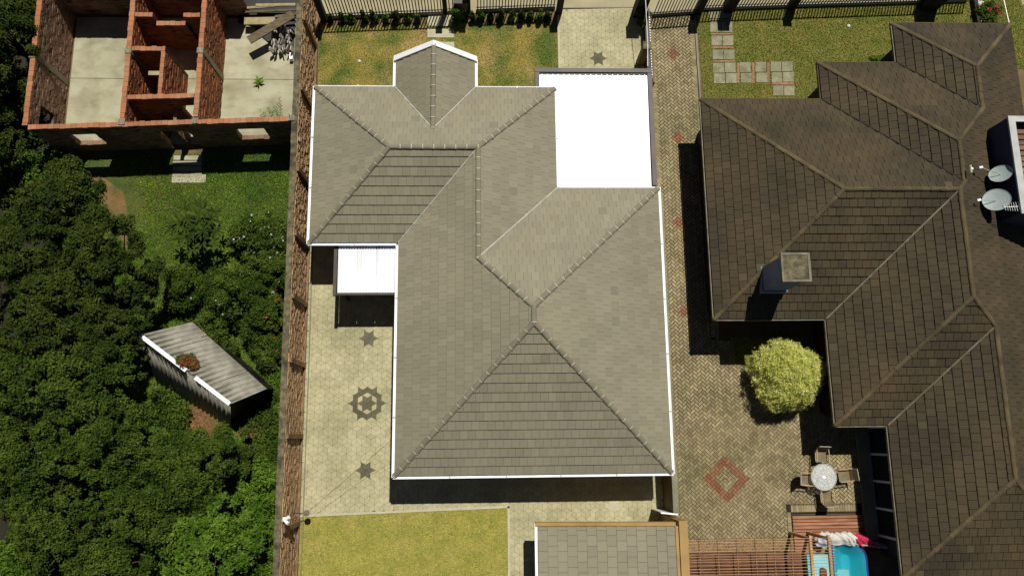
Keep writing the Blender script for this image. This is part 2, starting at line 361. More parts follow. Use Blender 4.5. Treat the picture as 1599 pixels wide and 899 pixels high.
dmu = [((cs*(d[0]-12)+sn*(d[1]-5), -sn*(d[0]-12)+cs*(d[1]-5)), lo/1.414, hi/1.414) for d, lo, hi in dm]
for i in range(-140, 140):
    for j in range(-70, 70):
        for o, w, h in (((0, 0), 2, 1), ((0, 1), 1, 2)):
            u0 = (i+2*j+o[0])*Wb; v0 = (i-2*j+o[1])*Wb
            gx = .013
            q = [(u0+gx, v0+gx), (u0+w*Wb-gx, v0+gx), (u0+w*Wb-gx, v0+h*Wb-gx), (u0+gx, v0+h*Wb-gx)]
            cuts_u, cuts_v = {q[0][0], q[1][0]}, {q[0][1], q[2][1]}; um, vm = (q[0][0]+q[1][0])/2, (q[0][1]+q[2][1])/2
            for (du, dv), lo, hi in dmu:
                for s_ in (lo, hi):
                    if s_ <= 0 or max(abs(um-du), abs(vm-dv)) > s_+.3: continue
                    for e_ in (du-s_, du+s_):
                        if min(cuts_u)+.02 < e_ < max(cuts_u)-.02 and abs(vm-dv) < s_+.1: cuts_u.add(e_)
                    for e_ in (dv-s_, dv+s_):
                        if min(cuts_v)+.02 < e_ < max(cuts_v)-.02 and abs(um-du) < s_+.1: cuts_v.add(e_)
            cu, cv_ = sorted(cuts_u), sorted(cuts_v); z = .052+jit(.005); tx, ty = jit(.03), jit(.03)
            for ua, ub in zip(cu, cu[1:]):
                for va, vb in zip(cv_, cv_[1:]):
                    qq = [(12+cs*x-sn*y, 5+sn*x+cs*y) for x, y in ((ua, va), (ub, va), (ub, vb), (ua, vb))]
                    cx, cy = sum(p[0] for p in qq)/4, sum(p[1] for p in qq)/4
                    if not (8.3 < cx < 18.2 and -4.8 < cy < 21.8): continue
                    r = qq if all(inside(p, inner) for p in qq) else clip(list(inner), qq)
                    if len(r) < 3 or area(r) < .002: continue
                    red = any(lo <= max(abs((ua+ub)/2-d[0]), abs((va+vb)/2-d[1])) < hi for d, lo, hi in dmu)
                    HB.append(((cx, cy, 0), r, .01, [z+(p[0]-cx)*tx+(p[1]-cy)*ty for p in r], 1 if red else 0))
def soldier(x0, x1, y0, y1, dx, dy):
    x = x0
    while x < x1-.02:
        y = y0
        while y < y1-.02:
            z = .052+jit(.004); q = [(x+.006, y+.006), (min(x+dx, x1)-.006, y+.006), (min(x+dx, x1)-.006, min(y+dy, y1)-.006), (x+.006, min(y+dy, y1)-.006)]
            HB.append(((x+dx/2, y+dy/2, 0), q, .01, z, 0)); y += dy
        x += dx
soldier(8.59, 8.79, 12.0, 21.3, .2, .12); soldier(8.43, 8.64, 4.4, 12.0, .21, .12); soldier(10.83, 11.05, 4.6, 16.6, .22, .12); soldier(10.73, 10.93, 16.6, 21.1, .2, .12)
soldier(8.43, 8.64, -4.5, 4.4, .21, .12); soldier(13.82, 14.0, -4.5, -3.45, .18, .12); soldier(14.02, 17.1, -3.45, -3.12, .12, .3)
emit_pieces(HB, alley, 'brick', ['brickp', 'brickr'])
b = MB(); b.prism([(11.06, 4.5), (11.2, 4.5), (11.26, 16.6), (11.12, 16.6)], 0, .07); b.prism([(10.97, 16.6), (11.07, 16.6), (11.05, 21.2), (10.95, 21.2)], 0, .07)
b.build('alley_edging', 'concrete', kind='structure')

# ---- lawns: soil sheets and real blades
LAWNS = []
def lawn(name, poly, soil, grass, dens, label, hgt=.05, bare=None):
    sheet(name, poly, .02, soil)
    xs = [p[0] for p in poly]; ys = [p[1] for p in poly]; x0, x1, y0, y1 = min(xs), max(xs), min(ys), max(ys)
    n = int((x1-x0)*(y1-y0)*dens); P = np.random.rand(n, 2)*[x1-x0, y1-y0]+[x0, y0]
    ok = np.zeros(n, bool); m = len(poly)
    for i in range(m):
        (ax, ay), (bx, by) = poly[i], poly[(i+1) % m]
        if ay == by: continue
        c = ((ay > P[:, 1]) != (by > P[:, 1])) & (P[:, 0] < (bx-ax)*(P[:, 1]-ay)/(by-ay)+ax); ok ^= c
    P = P[ok]
    if bare:
        k = np.ones(len(P), bool)
        for (cx, cy), r in bare: k &= (np.hypot(P[:, 0]-cx, P[:, 1]-cy) > r*np.random.rand(len(P))**.5)
        P = P[k]
    n = len(P); th = np.random.rand(n)*6.283; h = hgt*(.5+np.random.rand(n)); lean = hgt*1.2*np.random.rand(n); la = np.random.rand(n)*6.283; w = .012+.012*np.random.rand(n)
    V = np.zeros((n, 3, 3)); V[:, :, :2] = P[:, None, :]; V[:, :, 2] = .02
    V[:, 0, 0] += np.cos(th)*w; V[:, 0, 1] += np.sin(th)*w; V[:, 1, 0] -= np.cos(th)*w; V[:, 1, 1] -= np.sin(th)*w
    V[:, 2, 0] += np.cos(la)*lean; V[:, 2, 1] += np.sin(la)*lean; V[:, 2, 2] += h
    o = put(fast_mesh('grass', V, grass), 'grass', None, kind='stuff', label=label, cat='grass')
def fast_mesh(name, V, m):
    n, k = V.shape[:2]; me = bpy.data.meshes.new(name)
    me.vertices.add(n*k); me.vertices.foreach_set('co', V.reshape(-1).astype(np.float32))
    me.loops.add(n*k); me.loops.foreach_set('vertex_index', np.arange(n*k, dtype=np.int32))
    me.polygons.add(n); me.polygons.foreach_set('loop_start', np.arange(0, n*k, k, dtype=np.int32)); me.polygons.foreach_set('loop_total', np.full(n, k, np.int32))
    for q in (m if isinstance(m, list) else [m]): me.materials.append(M[q])
    me.update(calc_edges=True); return me
lawn('front_lawn', [(-8.2, 20.6), (3.85, 20.9), (3.85, 15.2), (-8.2, 15.2)], 'soil1', 'grass1', 700, 'short half dry grass between the slatted front fence and the grey roof', .045)
lawn('back_lawn', [(LX, -3.33), (1.06, -3.06), (1.04, -7.5), (LX, -7.5)], 'soil4', 'grass4', 900, 'yellowish dry grass of the rectangular lawn below the grey roof', .045)
lawn('right_lawn', [(11.1, 21.65), (28.5, 22.6), (28.5, 18.5), (19.9, 18.5), (19.9, 16.5), (16.6, 16.5), (16.6, 14.8), (11.26, 14.8)], 'soil2', 'grass2', 900, 'green grass in front of the dark brown roof beside the square slab path', .05)
lawn('yard_lawn', [(-20.6, 13.4), (-8.7, 14.0), (-8.7, -7.5), (-15, -7.5), (-18.5, 2), (-20.6, 8)], 'soil3', 'grass3', 950, 'bright green grass and weeds in the yard below the unfinished brick walls', .07,
     bare=[(at(135, 290), 2.3), (at(165, 300), 2.2), (at(185, 345), 1.7), (at(20, 300), 1.4), (at(300, 655), 1.2), (at(410, 660), .9)])
sheet('bare_patch', [at(*p) for p in ((100, 272), (160, 276), (192, 300), (206, 350), (200, 392), (178, 350), (140, 320), (100, 300))], .026, 'dirt')
lawn('shrub_bed', [(11.8, 4.6), (15.7, 4.6), (15.7, 3.25), (11.8, 3.3)], 'soil2', 'grass2', 900, 'small patch of green grass behind the yellow round shrub', .06)


# ================================================================= TILED ROOFS
EV = 2.74
class Roof:
    """a hip roof of planes z = EV + p*(a*x + b*y + c); faces are polygons in plan"""
    def __init__(s, planes): s.pl = planes
    def z(s, n, x, y): a, b, c, p = s.pl[n]; return EV+p*(a*x+b*y+c)
    def meet(s, i, j, k):
        A3 = []; r = []
        for n in (i, j, k):
            a, b, c, p = s.pl[n]; A3.append([p*a, p*b, -1]); r.append(-EV-p*c)
        v = np.linalg.solve(np.array(A3), np.array(r)); return (float(v[0]), float(v[1]))
def tile_pieces(roof, n, poly, expo=.345, width=.335, thick=.03, gap=.006, stag=True, out=None, jz=.004, shift=.5):
    a, b, c, p = roof.pl[n]; poly = ccw(poly)
    up = (a, b); al = (b, -a)                      # upslope and along-eave directions in plan
    U = [q[0]*al[0]+q[1]*al[1] for q in poly]; Vv = [a*q[0]+b*q[1]+c for q in poly]
    k = 0; v = 0.0; ex = expo
    while v < max(Vv):
        off = (k % 2)*shift*width if stag else 0; u = math.floor(min(U)/width)*width-width+off
        while u < max(U):
            q = []
            for uu, vv in ((u+gap/2, v), (u+width-gap/2, v), (u+width-gap/2, v+ex), (u+gap/2, v+ex)):
                w = vv-c; q.append((uu*al[0]+w*up[0], uu*al[1]+w*up[1]))
            r = clip(poly, ccw(q))
            if len(r) >= 3 and area(r) > .0015:
                base = [roof.z(n, x, y) for x, y in r]; dz = jit(jz); tw = jit(.02)
                um = u+width/2
                top = [zz+.012+thick*(1-((a*x+b*y+c)-v)/ex)+dz+tw*((x*al[0]+y*al[1])-um) for (x, y), zz in zip(r, base)]
                cx = sum(x for x, y in r)/len(r); cy = sum(y for x, y in r)/len(r)
                out.append(((cx, cy, roof.z(n, cx, cy)), r, [zz-.004 for zz in base], top, 1 if random.random() < .03 else 0))
            u += width
        v += ex; k += 1
def ridge_caps(parent, segs, m, r=.115, L=.47, collar=True, name='ridge_tile'):
    mats = m
    for p0, p1 in segs:
        p0, p1 = Vector(p0), Vector(p1); d = p1-p0; Ln = d.length; n = max(1, round(Ln/L)); st = Ln/n; ax = d.normalized()
        sd = Vector((0, 0, 1)).cross(ax).normalized(); up = ax.cross(sd)
        bm = MB(); K = 7; rings = [(-st/2-.02, r*1.06), (-st/2+.02, r*1.06), (-st/2+.021, r*.99), (st/2+.02, r*.9)] if collar else [(-st/2-.03, r*1.08), (st/2+.02, r*.92)]
        vs = []
        for t, rr in rings:
            for k in range(K):
                an = math.pi*k/(K-1); vs.append(ax*t+sd*(math.cos(an)*rr)+up*(math.sin(an)*rr*.72-.03))
        fs = []; ms = []
        for i in range(len(rings)-1):
            for k in range(K-1): fs.append((i*K+k, (i+1)*K+k, (i+1)*K+k+1, i*K+k+1)); ms.append(1 if (collar and i == 0 and 1 <= k < K-2) else 0)
        fs.append(tuple(range(K))); fs.append(tuple(range((len(rings)-1)*K, len(rings)*K))[::-1]); ms += [0, 0]
        bm.v = [tuple(v) for v in vs]; bm.f = fs; bm.m = ms; me = bm.mesh(name, mats)
        for i in range(n):
            c = p0+ax*(st*(i+.5))+Vector((jit(.006), jit(.006), jit(.006)+.035))
            put(me, name, parent, tuple(c-WL[parent]))
def roof_build(parent, roof, faces, mt, mu, **kw):
    pcs = []; b = MB()
    for n, poly in faces:
        poly = ccw(poly); tile_pieces(roof, n, poly, out=pcs, **kw)
        b.add([(x, y, roof.z(n, x, y)-.012) for x, y in poly], [tuple(range(len(poly)))])
    b.build('roof_deck', mu, parent); emit_pieces(pcs, parent, 'roof_tile', [mt, mt+'_alt'])
def strips(parent, name, m, segs, w, zo, tk=.02):
    for p0, p1 in segs:
        b = MB(); p0, p1 = Vector(p0), Vector(p1); b.rbox((p0+p1)/2+Vector((0, 0, zo)), ((p1-p0).length, w, tk), p1-p0); b.build(name, m, parent)
def gutters(parent, pts, m, w=.13, closed=False, name='gutter', z=EV, h=.12):
    n = len(pts)
    for i in range(n if closed else n-1):
        (x0, y0), (x1, y1) = pts[i], pts[(i+1) % n]; d = Vector((x1-x0, y1-y0, 0)); L = d.length; d.normalize(); s = Vector((d.y, -d.x, 0))
        c = Vector(((x0+x1)/2, (y0+y1)/2, z))+s*(w/2)
        b = MB(); b.rbox(c+Vector((0, 0, -h+.01)), (L+w*.98, w, .02), d); b.rbox(c+s*(w/2-.012)+Vector((0, 0, -h/2)), (L+w*.97, .024, h+.02), d); b.rbox(c-s*(w/2-.01)+Vector((0, 0, -h/2+.01)), (L, .02, h), d)
        b.rbox(c+Vector((0, 0, -h*.28)), (L+w*.9, w-.05, .012), d)
        b.build(name, m, parent)
        k = int(L/2.8)
        for j in range(1, k+1):
            q = MB(); q.rbox(c+d*(-L/2+L*j/(k+1)+jit(.1))+Vector((0, 0, -h/2+.012)), (.05, w+.012, h+.01), d); q.build('gutter_joint', 'metal', parent)
def wall_loop(parent, pts, z0, z1, t, m, name='wall'):
    for i in range(len(pts)):
        (x0, y0), (x1, y1) = pts[i], pts[(i+1) % len(pts)]; d = Vector((x1-x0, y1-y0, 0)); L = d.length; b = MB()
        b.rbox(((x0+x1)/2, (y0+y1)/2, (z0+z1)/2), (L-t, t, z1-z0), d); b.build(name, m, parent)

# ---------------------------------------------------------------- grey roofed house
MR = Roof(dict(S=(0, 1, 1.5, .55), E=(-1, 0, 7.98, .55), N1=(0, -1, 11.1, .55), E2=(-1, 0, 3.36, .572), N2=(0, -1, 15.96, .55), WL=(1, 0, 7.68, .55),
               S2=(0, 1, -8.57, .55), W=(1, 0, 3.75, .572), PW=(1, 0, 4.02, .79), PE=(-1, 0, -.34, .79)))
house = thing('house', 'single storey house under the light grey tiled hip roof with white gutters in the middle', 'house', (0, 5, 0))
mBL, mBR, mCR, mC = (-3.75, -1.5), (7.98, -1.5), (7.98, 11.1), (3.36, 11.1)
mL2, mL1, mL3, mL4 = (3.36, 15.96), (-7.68, 15.96), (-7.68, 8.57), (-3.75, 8.57)
mA = MR.meet('S', 'E', 'W'); mB = MR.meet('N1', 'E', 'W'); mJ2 = MR.meet('N1', 'E2', 'W'); mJ1 = MR.meet('N2', 'E2', 'W'); mK = MR.meet('N2', 'S2', 'WL')
# porch gable: ridge x = -2.18, eaves at x = -4.02 and -.34
pxm = -2.18; pj = (pxm, 15.96-1.84*.79/.55); PW0, PE0 = (-4.02, 15.96), (-.34, 15.96); PN = 17.32
roof_build(house, MR, [('S', [mBL, mBR, mA]), ('E', [mBR, mCR, mB, mA]), ('N1', [mCR, mC, mJ2, mB]), ('E2', [mC, mL2, mJ1, mJ2]),
    ('N2', [mL2, PE0, pj, PW0, mL1, mK, mJ1]), ('WL', [mL1, mL3, mK]), ('S2', [mL3, mL4, mJ1, mK]), ('W', [mL4, mBL, mA, mB, mJ2, mJ1]),
    ('PW', [PW0, pj, (pxm, PN), (-4.02, PN)]), ('PE', [PE0, (-.34, PN), (pxm, PN), pj])], 'tile', 'under', expo=.37, width=.33, gap=.007, thick=.042, jz=.003)
def v3(q, n): return (q[0], q[1], MR.z(n, *q))
ridge_caps(house, [(v3(mBL, 'S'), v3(mA, 'S')), (v3(mBR, 'S'), v3(mA, 'S')), (v3(mA, 'E'), v3(mB, 'E')), (v3(mCR, 'E'), v3(mB, 'E')), (v3(mJ2, 'W'), v3(mB, 'W')),
    (v3(mJ2, 'W'), v3(mJ1, 'W')), (v3(mJ1, 'N2'), v3(mK, 'N2')), (v3(mL1, 'N2'), v3(mK, 'N2')), (v3(mL3, 'WL'), v3(mK, 'WL')), (v3(mL2, 'N2'), v3(mJ1, 'N2')),
    ((pxm, pj[1]+.05, MR.z('PW', pxm, 0)), (pxm, PN+.02, MR.z('PW', pxm, 0)))], ['ridge', 'mortar'])
strips(house, 'valley_flashing', 'valley', [(v3(mC, 'N1'), v3(mJ2, 'N1')), (v3(mL4, 'W'), v3(mJ1, 'W')), (v3(PW0, 'N2'), v3(pj, 'N2')), (v3(PE0, 'N2'), v3(pj, 'N2'))], .055, .04, .05)
gutters(house, [mL4, mL3], 'white'); gutters(house, [mBR, mBL], 'white', w=.12) if False else None
gutters(house, [mL1, mL3], 'white', w=-.13) if False else None
for g in ([mL1, mL3], [mL3, (mL4[0]-.0, mL4[1])], [(mL4[0], mL4[1]-.02), mBL], [mBL, mBR], [mBR, mCR], [mCR, mC], [mC, mL2], [mL2, PE0], [PW0, mL1], [PE0, (-.34, PN)], [(-4.02, PN), PW0]):
    gutters(house, g[::-1] if False else g, 'white', w=.12 if abs(g[0][0]-g[1][0]) < .1 or g[0] in (mBL, mL3) else .08)
zr = MR.z('PW', pxm, 0)
for x0, s in ((-4.12, 1), (-.24, -1)):         # white barge boards of the porch gable
    b = MB(); zl = EV-.02; b.add([(x0, PN+.19, zl-.15), (pxm, PN+.19, zr-.12), (pxm, PN+.19, zr+.11), (x0, PN+.19, zl+.09), (x0, PN-.06, zl-.15), (pxm, PN-.06, zr-.12), (pxm, PN-.06, zr+.11), (x0, PN-.06, zl+.09)],
        [(0, 1, 2, 3), (7, 6, 5, 4), (3, 2, 6, 7), (4, 5, 1, 0), (0, 3, 7, 4), (1, 5, 6, 2)]); b.build('barge_board', 'white', house)
wall_loop(house, [(-3.1, -.9), (7.35, -.9), (7.35, 10.5), (3.3, 10.5), (3.3, 15.3), (-7.1, 15.3), (-7.1, 9.2), (-3.1, 9.2)], 0, 2.6, .18, 'cream')
b = MB()
for pl in ([mBL, mBR, mCR, mC, mL2, mL1, mL3, mL4],): b.prism(ccw(pl), EV-.1, EV-.07)
b.build('soffit', 'white', house)
for x in (-3.85, -.5): b = MB(); b.box(x-.1, x+.1, 17.0, 17.2, 0, EV-.05); b.build('porch_post', 'white', house)

# ---------------------------------------------------------------- carport
def ribbed(name, parent, x0, x1, y0, y1, za, zb, m, along='y', pitch=.25, mod=1.0):
    """sheets laid side by side with raised ribs; za at y0 (or x0), zb at the other end"""
    n = max(1, round((x1-x0)/mod)); w = (x1-x0)/n
    for i in range(n):
        b = MB(); xa, xb = x0+i*w+.006, x0+(i+1)*w-.006; prof = [(xa, 0)]; k = max(1, round((xb-xa)/pitch)); st = (xb-xa)/k
        for j in range(k):
            c = xa+st*(j+.5); prof += [(c-.04, 0), (c-.02, .035), (c+.02, .035), (c+.04, 0)]
        prof.append((xb, 0))
        vs = [(x, y0, za+z) for x, z in prof]+[(x, y1, zb+z) for x, z in prof]+[(x, y0, za+z-.01) for x, z in prof]+[(x, y1, zb+z-.01) for x, z in prof]
        K = len(prof); b.add(vs, [(q, q+1, K+q+1, K+q) for q in range(K-1)]+[(2*K+q, 3*K+q, 3*K+q+1, 2*K+q+1) for q in range(K-1)]+[(q, 2*K+q, 2*K+q+1, q+1) for q in range(K-1)])
        b.build(name, m, parent)
cp = thing('carport', 'flat carport with a big bright white metal roof and dark brown rim', 'carport', (5.4, 14, 0))
X0, X1, Y0, Y1 = 2.47, 8.0, 11.3, 17.05
ribbed('roof_sheet', cp, X0+.2, X1-.2, Y0, Y1-.22, 2.38, 2.5, 'sheet', pitch=.27)
for q in ((X0, X1, Y1-.2, Y1), ):
    b = MB(); b.box(q[0], q[1], q[2], q[3], 2.3, 2.62); b.build('parapet', 'fascia', cp)
b = MB(); b.box(X1-.2, X1, Y0, Y1-.203, 2.3, 2.6); b.build('parapet', 'fascia', cp)
b = MB(); b.box(X0, X0+.2, 16.0, Y1-.203, 2.3, 2.6); b.build('parapet', 'fascia', cp)
b = MB(); b.box(X0+.2, X1-.2, Y1-.27, Y1-.203, 2.5, 2.55); b.build('edge_flashing', 'fascia', cp)
for x, y in ((X0+.3, 16.6), (X1-.3, 16.6)): b = MB(); b.box(x-.1, x+.1, y-.1, y+.1, 0, 2.37); b.build('post', 'cream', cp)
# ---------------------------------------------------------------- small white canopy
cn = thing('canopy', 'small square white metal canopy in the left notch of the grey roofed house', 'canopy', (-5.1, 7.3, 0))
ribbed('roof_sheet', cn, -6.44, -3.9, 6.38, 8.5, 2.42, 2.5, 'sheet', pitch=.12, mod=.85)
b = MB(); b.box(-6.62, -6.47, 6.25, 8.55, 2.25, 2.52); b.build('fascia_board', 'fascia', cn)
b = MB(); b.box(-6.465, -3.9, 6.28, 6.36, 2.25, 2.44); b.build('fascia_board', 'fascia', cn)
for y in (6.5, 8.3): b = MB(); b.box(-6.4, -6.28, y-.06, y+.06, 0, 2.41); b.build('post', 'fascia', cn)
b = MB(); b.box(-6.38, -3.3, 6.42, 8.4, 2.1, 2.14); b.build('shade_panel', 'fascia', cn)  # unseen panel added to close the gap and keep the canopy shadow solid

# ---------------------------------------------------------------- outbuilding at the bottom
ob = thing('outbuilding', 'small outbuilding with a single slope of grey tiles and tan edge boards at the bottom', 'outbuilding', (5, -5.5, 0))
ox0, ox1, oy1, oy0 = 2.24, 7.86, -3.62, -8.6
OR = Roof(dict(O=(1, 0, -2.24, .13)))
pcs = []; tile_pieces(OR, 'O', [(ox0, oy0), (ox1, oy0), (ox1, oy1), (ox0, oy1)], out=pcs, expo=.405, width=.42, thick=.03, gap=.012, jz=.005)
for p in pcs: p[2][:] = [z-.2 for z in p[2]]; p[3][:] = [z-.2 for z in p[3]]
emit_pieces([((p[0][0], p[0][1], p[0][2]-.2), *p[1:]) for p in pcs], ob, 'roof_tile', ['tile', 'tile_alt'])
b = MB(); b.add([(ox0, oy0, 2.52), (ox1, oy0, 3.25), (ox1, oy1, 3.25), (ox0, oy1, 2.52)], [(0, 1, 2, 3)]); b.build('roof_deck', 'under', ob)
b = MB(); b.add([(ox0-.1, oy1+.16, 2.3), (ox1+.02, oy1+.16, 3.0), (ox1+.02, oy1+.16, 3.34), (ox0-.1, oy1+.16, 2.62), (ox0-.1, oy1+.01, 2.3), (ox1+.02, oy1+.01, 3.0), (ox1+.02, oy1+.01, 3.34), (ox0-.1, oy1+.01, 2.62)],
      [(0, 3, 2, 1), (3, 7, 6, 2), (4, 5, 6, 7), (0, 4, 7, 3), (1, 2, 6, 5)]); b.build('barge_board', 'tan', ob)
b = MB(); b.box(ox1, ox1+.12, oy0, oy1+.005, 2.9, 3.34); b.build('edge_board', 'tan', ob)
b = MB(); b.box(ox1+.17, ox1+.52, oy0, oy1+.2, 0, 3.3); b.build('side_wall', 'tan', ob)
b = MB(); b.box(ox1+.121, ox1+.169, oy0, oy1, 2.8, 3.2); b.build('roof_gap', 'fascia', ob)
b = MB(); b.box(ox0-.13, ox0-.02, oy0, oy1+.12, 2.44, 2.56); b.build('gutter', 'white', ob)
b = MB(); b.box(ox0+.5, ox1, oy0, -3.9, 0, 2.4); b.build('wall', 'cream', ob)

# ---------------------------------------------------------------- side boundary wall, gate and pillars
sw = thing('side_wall', 'narrow light topped wall running down from the corner of the grey roof to the outbuilding', 'wall', (8.5, 0, 0))
b = MB(); b.box(8.16, 8.32, -3.28, 11.0, 0, 2.0); b.build('wall', 'brownwall', sw)
b = MB(); b.box(8.12, 8.36, -3.2, 11.0, 2.0, 2.06); b.build('coping', 'concrete', sw)
b = MB(); b.rbox((7.95, -3.24, 2.02), (.75, .06, .05), (1, -.1, 0)); b.rbox((7.95, -3.24, 1.0), (.7, .04, 1.95), (1, -.1, 0)); b.build('end_panel', 'white', sw)

# ================================================================= DARK ROOFED HOUSE
q = .48
DRf = Roof({'AW': (1, 0, -10.2, q), 'AN': (0, -1, 15.45, q), 'AS': (0, 1, -5.06, q), 'BW': (1, 0, -15.21, q), 'BS': (0, 1, -.38, q), 'CW': (1, 0, -17.5, q), 'CS': (0, 1, 5.9, q),
            'DW': (1, 0, -15.95, q), 'DN': (0, -1, 17.35, q), 'FW': (1, 0, -19.75, q), 'FN': (0, -1, 19.42, q), 'E': (-1, 0, 25.6, q)})
dh = thing('house', 'large house under the stepped dark brown tiled hip roof on the right', 'house', (18, 6, 0))
g = dict(a1=(10.2, 5.06), a2=(10.2, 15.45), aw=(15.395, 10.255), ar=(20.405, 10.255), s1=(15.21, 5.06), s2=(15.21, .38), bs=(20.405, 5.575), c1=(17.5, .38), cv=(21.55, 4.43),
         c2=(17.5, -5.9), cs=(21.55, -1.85), c3=(25.6, -5.9), d1=(15.95, 15.45), dr=(20.775, 10.625), dn=(20.775, 12.525), d2=(15.95, 17.35), f1=(19.75, 17.35), fv=(22.675, 14.425),
         fa=(22.675, 16.495), f2=(19.75, 19.42), f3=(25.6, 19.42))
def G(s): return [g[k] for k in s.split()]
roof_build(dh, DRf, [('AW', G('a1 a2 aw')), ('AN', G('a2 d1 dr ar aw')), ('AS', G('a1 s1 ar aw')), ('BW', G('s1 s2 bs ar')), ('BS', G('s2 c1 cv bs')), ('CW', G('c1 c2 cs cv')),
    ('CS', G('c2 c3 cs')), ('DW', G('d1 d2 dn dr')), ('DN', G('d2 f1 fv dn')), ('FW', G('f1 f2 fa fv')), ('FN', G('f2 f3 fa')), ('E', G('c3 f3 fa fv dn dr ar bs cv cs'))],
    'dtile', 'dunder', expo=.345, width=.36, thick=.05, jz=.008, gap=.016)
def d3(k, n): return (*g[k], DRf.z(n, *g[k]))
ridge_caps(dh, [(d3('a1', 'AW'), d3('aw', 'AW')), (d3('a2', 'AW'), d3('aw', 'AW')), (d3('aw', 'AN'), d3('ar', 'AN')), (d3('ar', 'E'), d3('bs', 'E')), (d3('dr', 'E'), d3('ar', 'E')), (d3('s2', 'BW'), d3('bs', 'BW')),
    (d3('cv', 'E'), d3('bs', 'E')), (d3('cv', 'E'), d3('cs', 'E')), (d3('c2', 'CW'), d3('cs', 'CW')), (d3('c3', 'E'), d3('cs', 'E')), (d3('dr', 'E'), d3('dn', 'E')), (d3('d2', 'DW'), d3('dn', 'DW')),
    (d3('fv', 'E'), d3('dn', 'E')), (d3('f2', 'FW'), d3('fa', 'FW')), (d3('fv', 'FW'), d3('fa', 'FW')), (d3('f3', 'E'), d3('fa', 'E'))], 'dridge', r=.105, L=.42, collar=False)
strips(dh, 'valley_flashing', 'dvalley', [(d3('s1', 'AS'), d3('ar', 'AS')), (d3('c1', 'BS'), d3('cv', 'BS'))], .06, .045, .05)
strips(dh, 'valley_flashing', 'dunder', [(d3('d1', 'AN'), d3('dr', 'AN')), (d3('f1', 'DN'), d3('fv', 'DN'))], .06, .055, .04)
for s in ('a1 s1', 's1 s2', 's2 c1', 'c1 c2', 'd1 a2', 'a2 a1', 'd2 d1', 'f1 d2', 'f2 f1', 'f3 f2'):
    p0, p1 = G(s); b = MB(); d = Vector((p1[0]-p0[0], p1[1]-p0[1], 0)).normalized(); sd = Vector((d.y, -d.x, 0)); L = math.dist(p0, p1)
    if s.split()[0] in ('s1', 'a1', 's2', 'c1', 'a2', 'd1', 'd2', 'f1', 'f2', 'f3'):
        pass
    out = sd if s in ('a1 s1', 's1 s2', 's2 c1', 'c1 c2') else sd
    cxm = Vector(((p0[0]+p1[0])/2, (p0[1]+p1[1])/2, 0)); 
    # outward side: away from the roof middle
    pr = cxm+sd*.1; inroof = inside((pr.x, pr.y), G('a1 s1 s2 c1 c2 c3 f3 f2 f1 d2 d1 a2')); out = -sd if inroof else sd
    b.rbox(cxm+out*.05+Vector((0, 0, EV-.06)), (L+.1, .04, .14), d); b.build('fascia_board', 'dvalley' if s not in ('d1 a2', 'd2 d1', 'f1 d2', 'f3 f2') else 'dridge', dh)
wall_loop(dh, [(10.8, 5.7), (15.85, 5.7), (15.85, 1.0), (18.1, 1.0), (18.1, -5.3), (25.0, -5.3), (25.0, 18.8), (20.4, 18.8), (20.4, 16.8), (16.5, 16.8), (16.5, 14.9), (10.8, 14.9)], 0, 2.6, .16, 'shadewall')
b = MB(); b.prism(ccw(G('a1 s1 s2 c1 c2 c3 f3 f2 f1 d2 d1 a2')), EV-.12, EV-.09); b.build('soffit', 'dunder', dh)
gf = MB(); gf.box(17.93, 18.0, -4.6, .35, 2.05, 2.2); gf.box(17.93, 18.0, -4.6, .35, .02, .1)
fr = gf.build('window', 'window', dh) if False else None
wn = MB(); wn.box(17.97, 18.0, -4.5, .3, .1, 2.05); win = wn.build('window', 'window', dh)
gf.build('frame', 'frame', win)
for y in (.3, -.9, -2.1, -3.3, -4.5): b = MB(); b.box(17.91, 17.965, y-.05, y+.05, .1, 2.05); b.build('mullion', 'frame', win)
# terrace step below the sliding doors
b = MB(); b.box(17.35, 17.9, -4.7, .6, .02, .16); b.build('terrace_step', 'concrete', dh)
# chimney
cx, cy = at(1212, 448, 3.9)
bx, by = at(1190, 466, 3.42)
ch = thing('chimney', 'square chimney with a flat concrete cap and blue grey sides rising from the dark roof', 'chimney', (bx+.5, by+.45, 3.2))
ctop = 6.1; cc = at(1243.5, 417.5, ctop)
b = MB(); b.box(cc[0]-.5, cc[0]+.5, cc[1]-.5, cc[1]+.5, 2.9, ctop-.1); b.build('shaft', 'bluewall', ch)
b = MB(); b.box(cc[0]-.56, cc[0]+.56, cc[1]-.56, cc[1]+.56, 2.9, 3.72); b.build('base', 'bluewall', ch)
b = MB(); b.box(cc[0]-.6, cc[0]+.6, cc[1]-.6, cc[1]+.6, ctop-.1, ctop); b.build('cap', 'cap', ch)
b = MB()
for x0, x1, y0, y1 in ((-.6, .6, .5, .602), (-.6, .6, -.602, -.52), (-.602, -.53, -.52, .5), (.5, .602, -.52, .5)): b.box(cc[0]+x0, cc[0]+x1, cc[1]+y0, cc[1]+y1, ctop-.11, ctop+.03)
b.build('cap_rim', 'dvalley', ch)
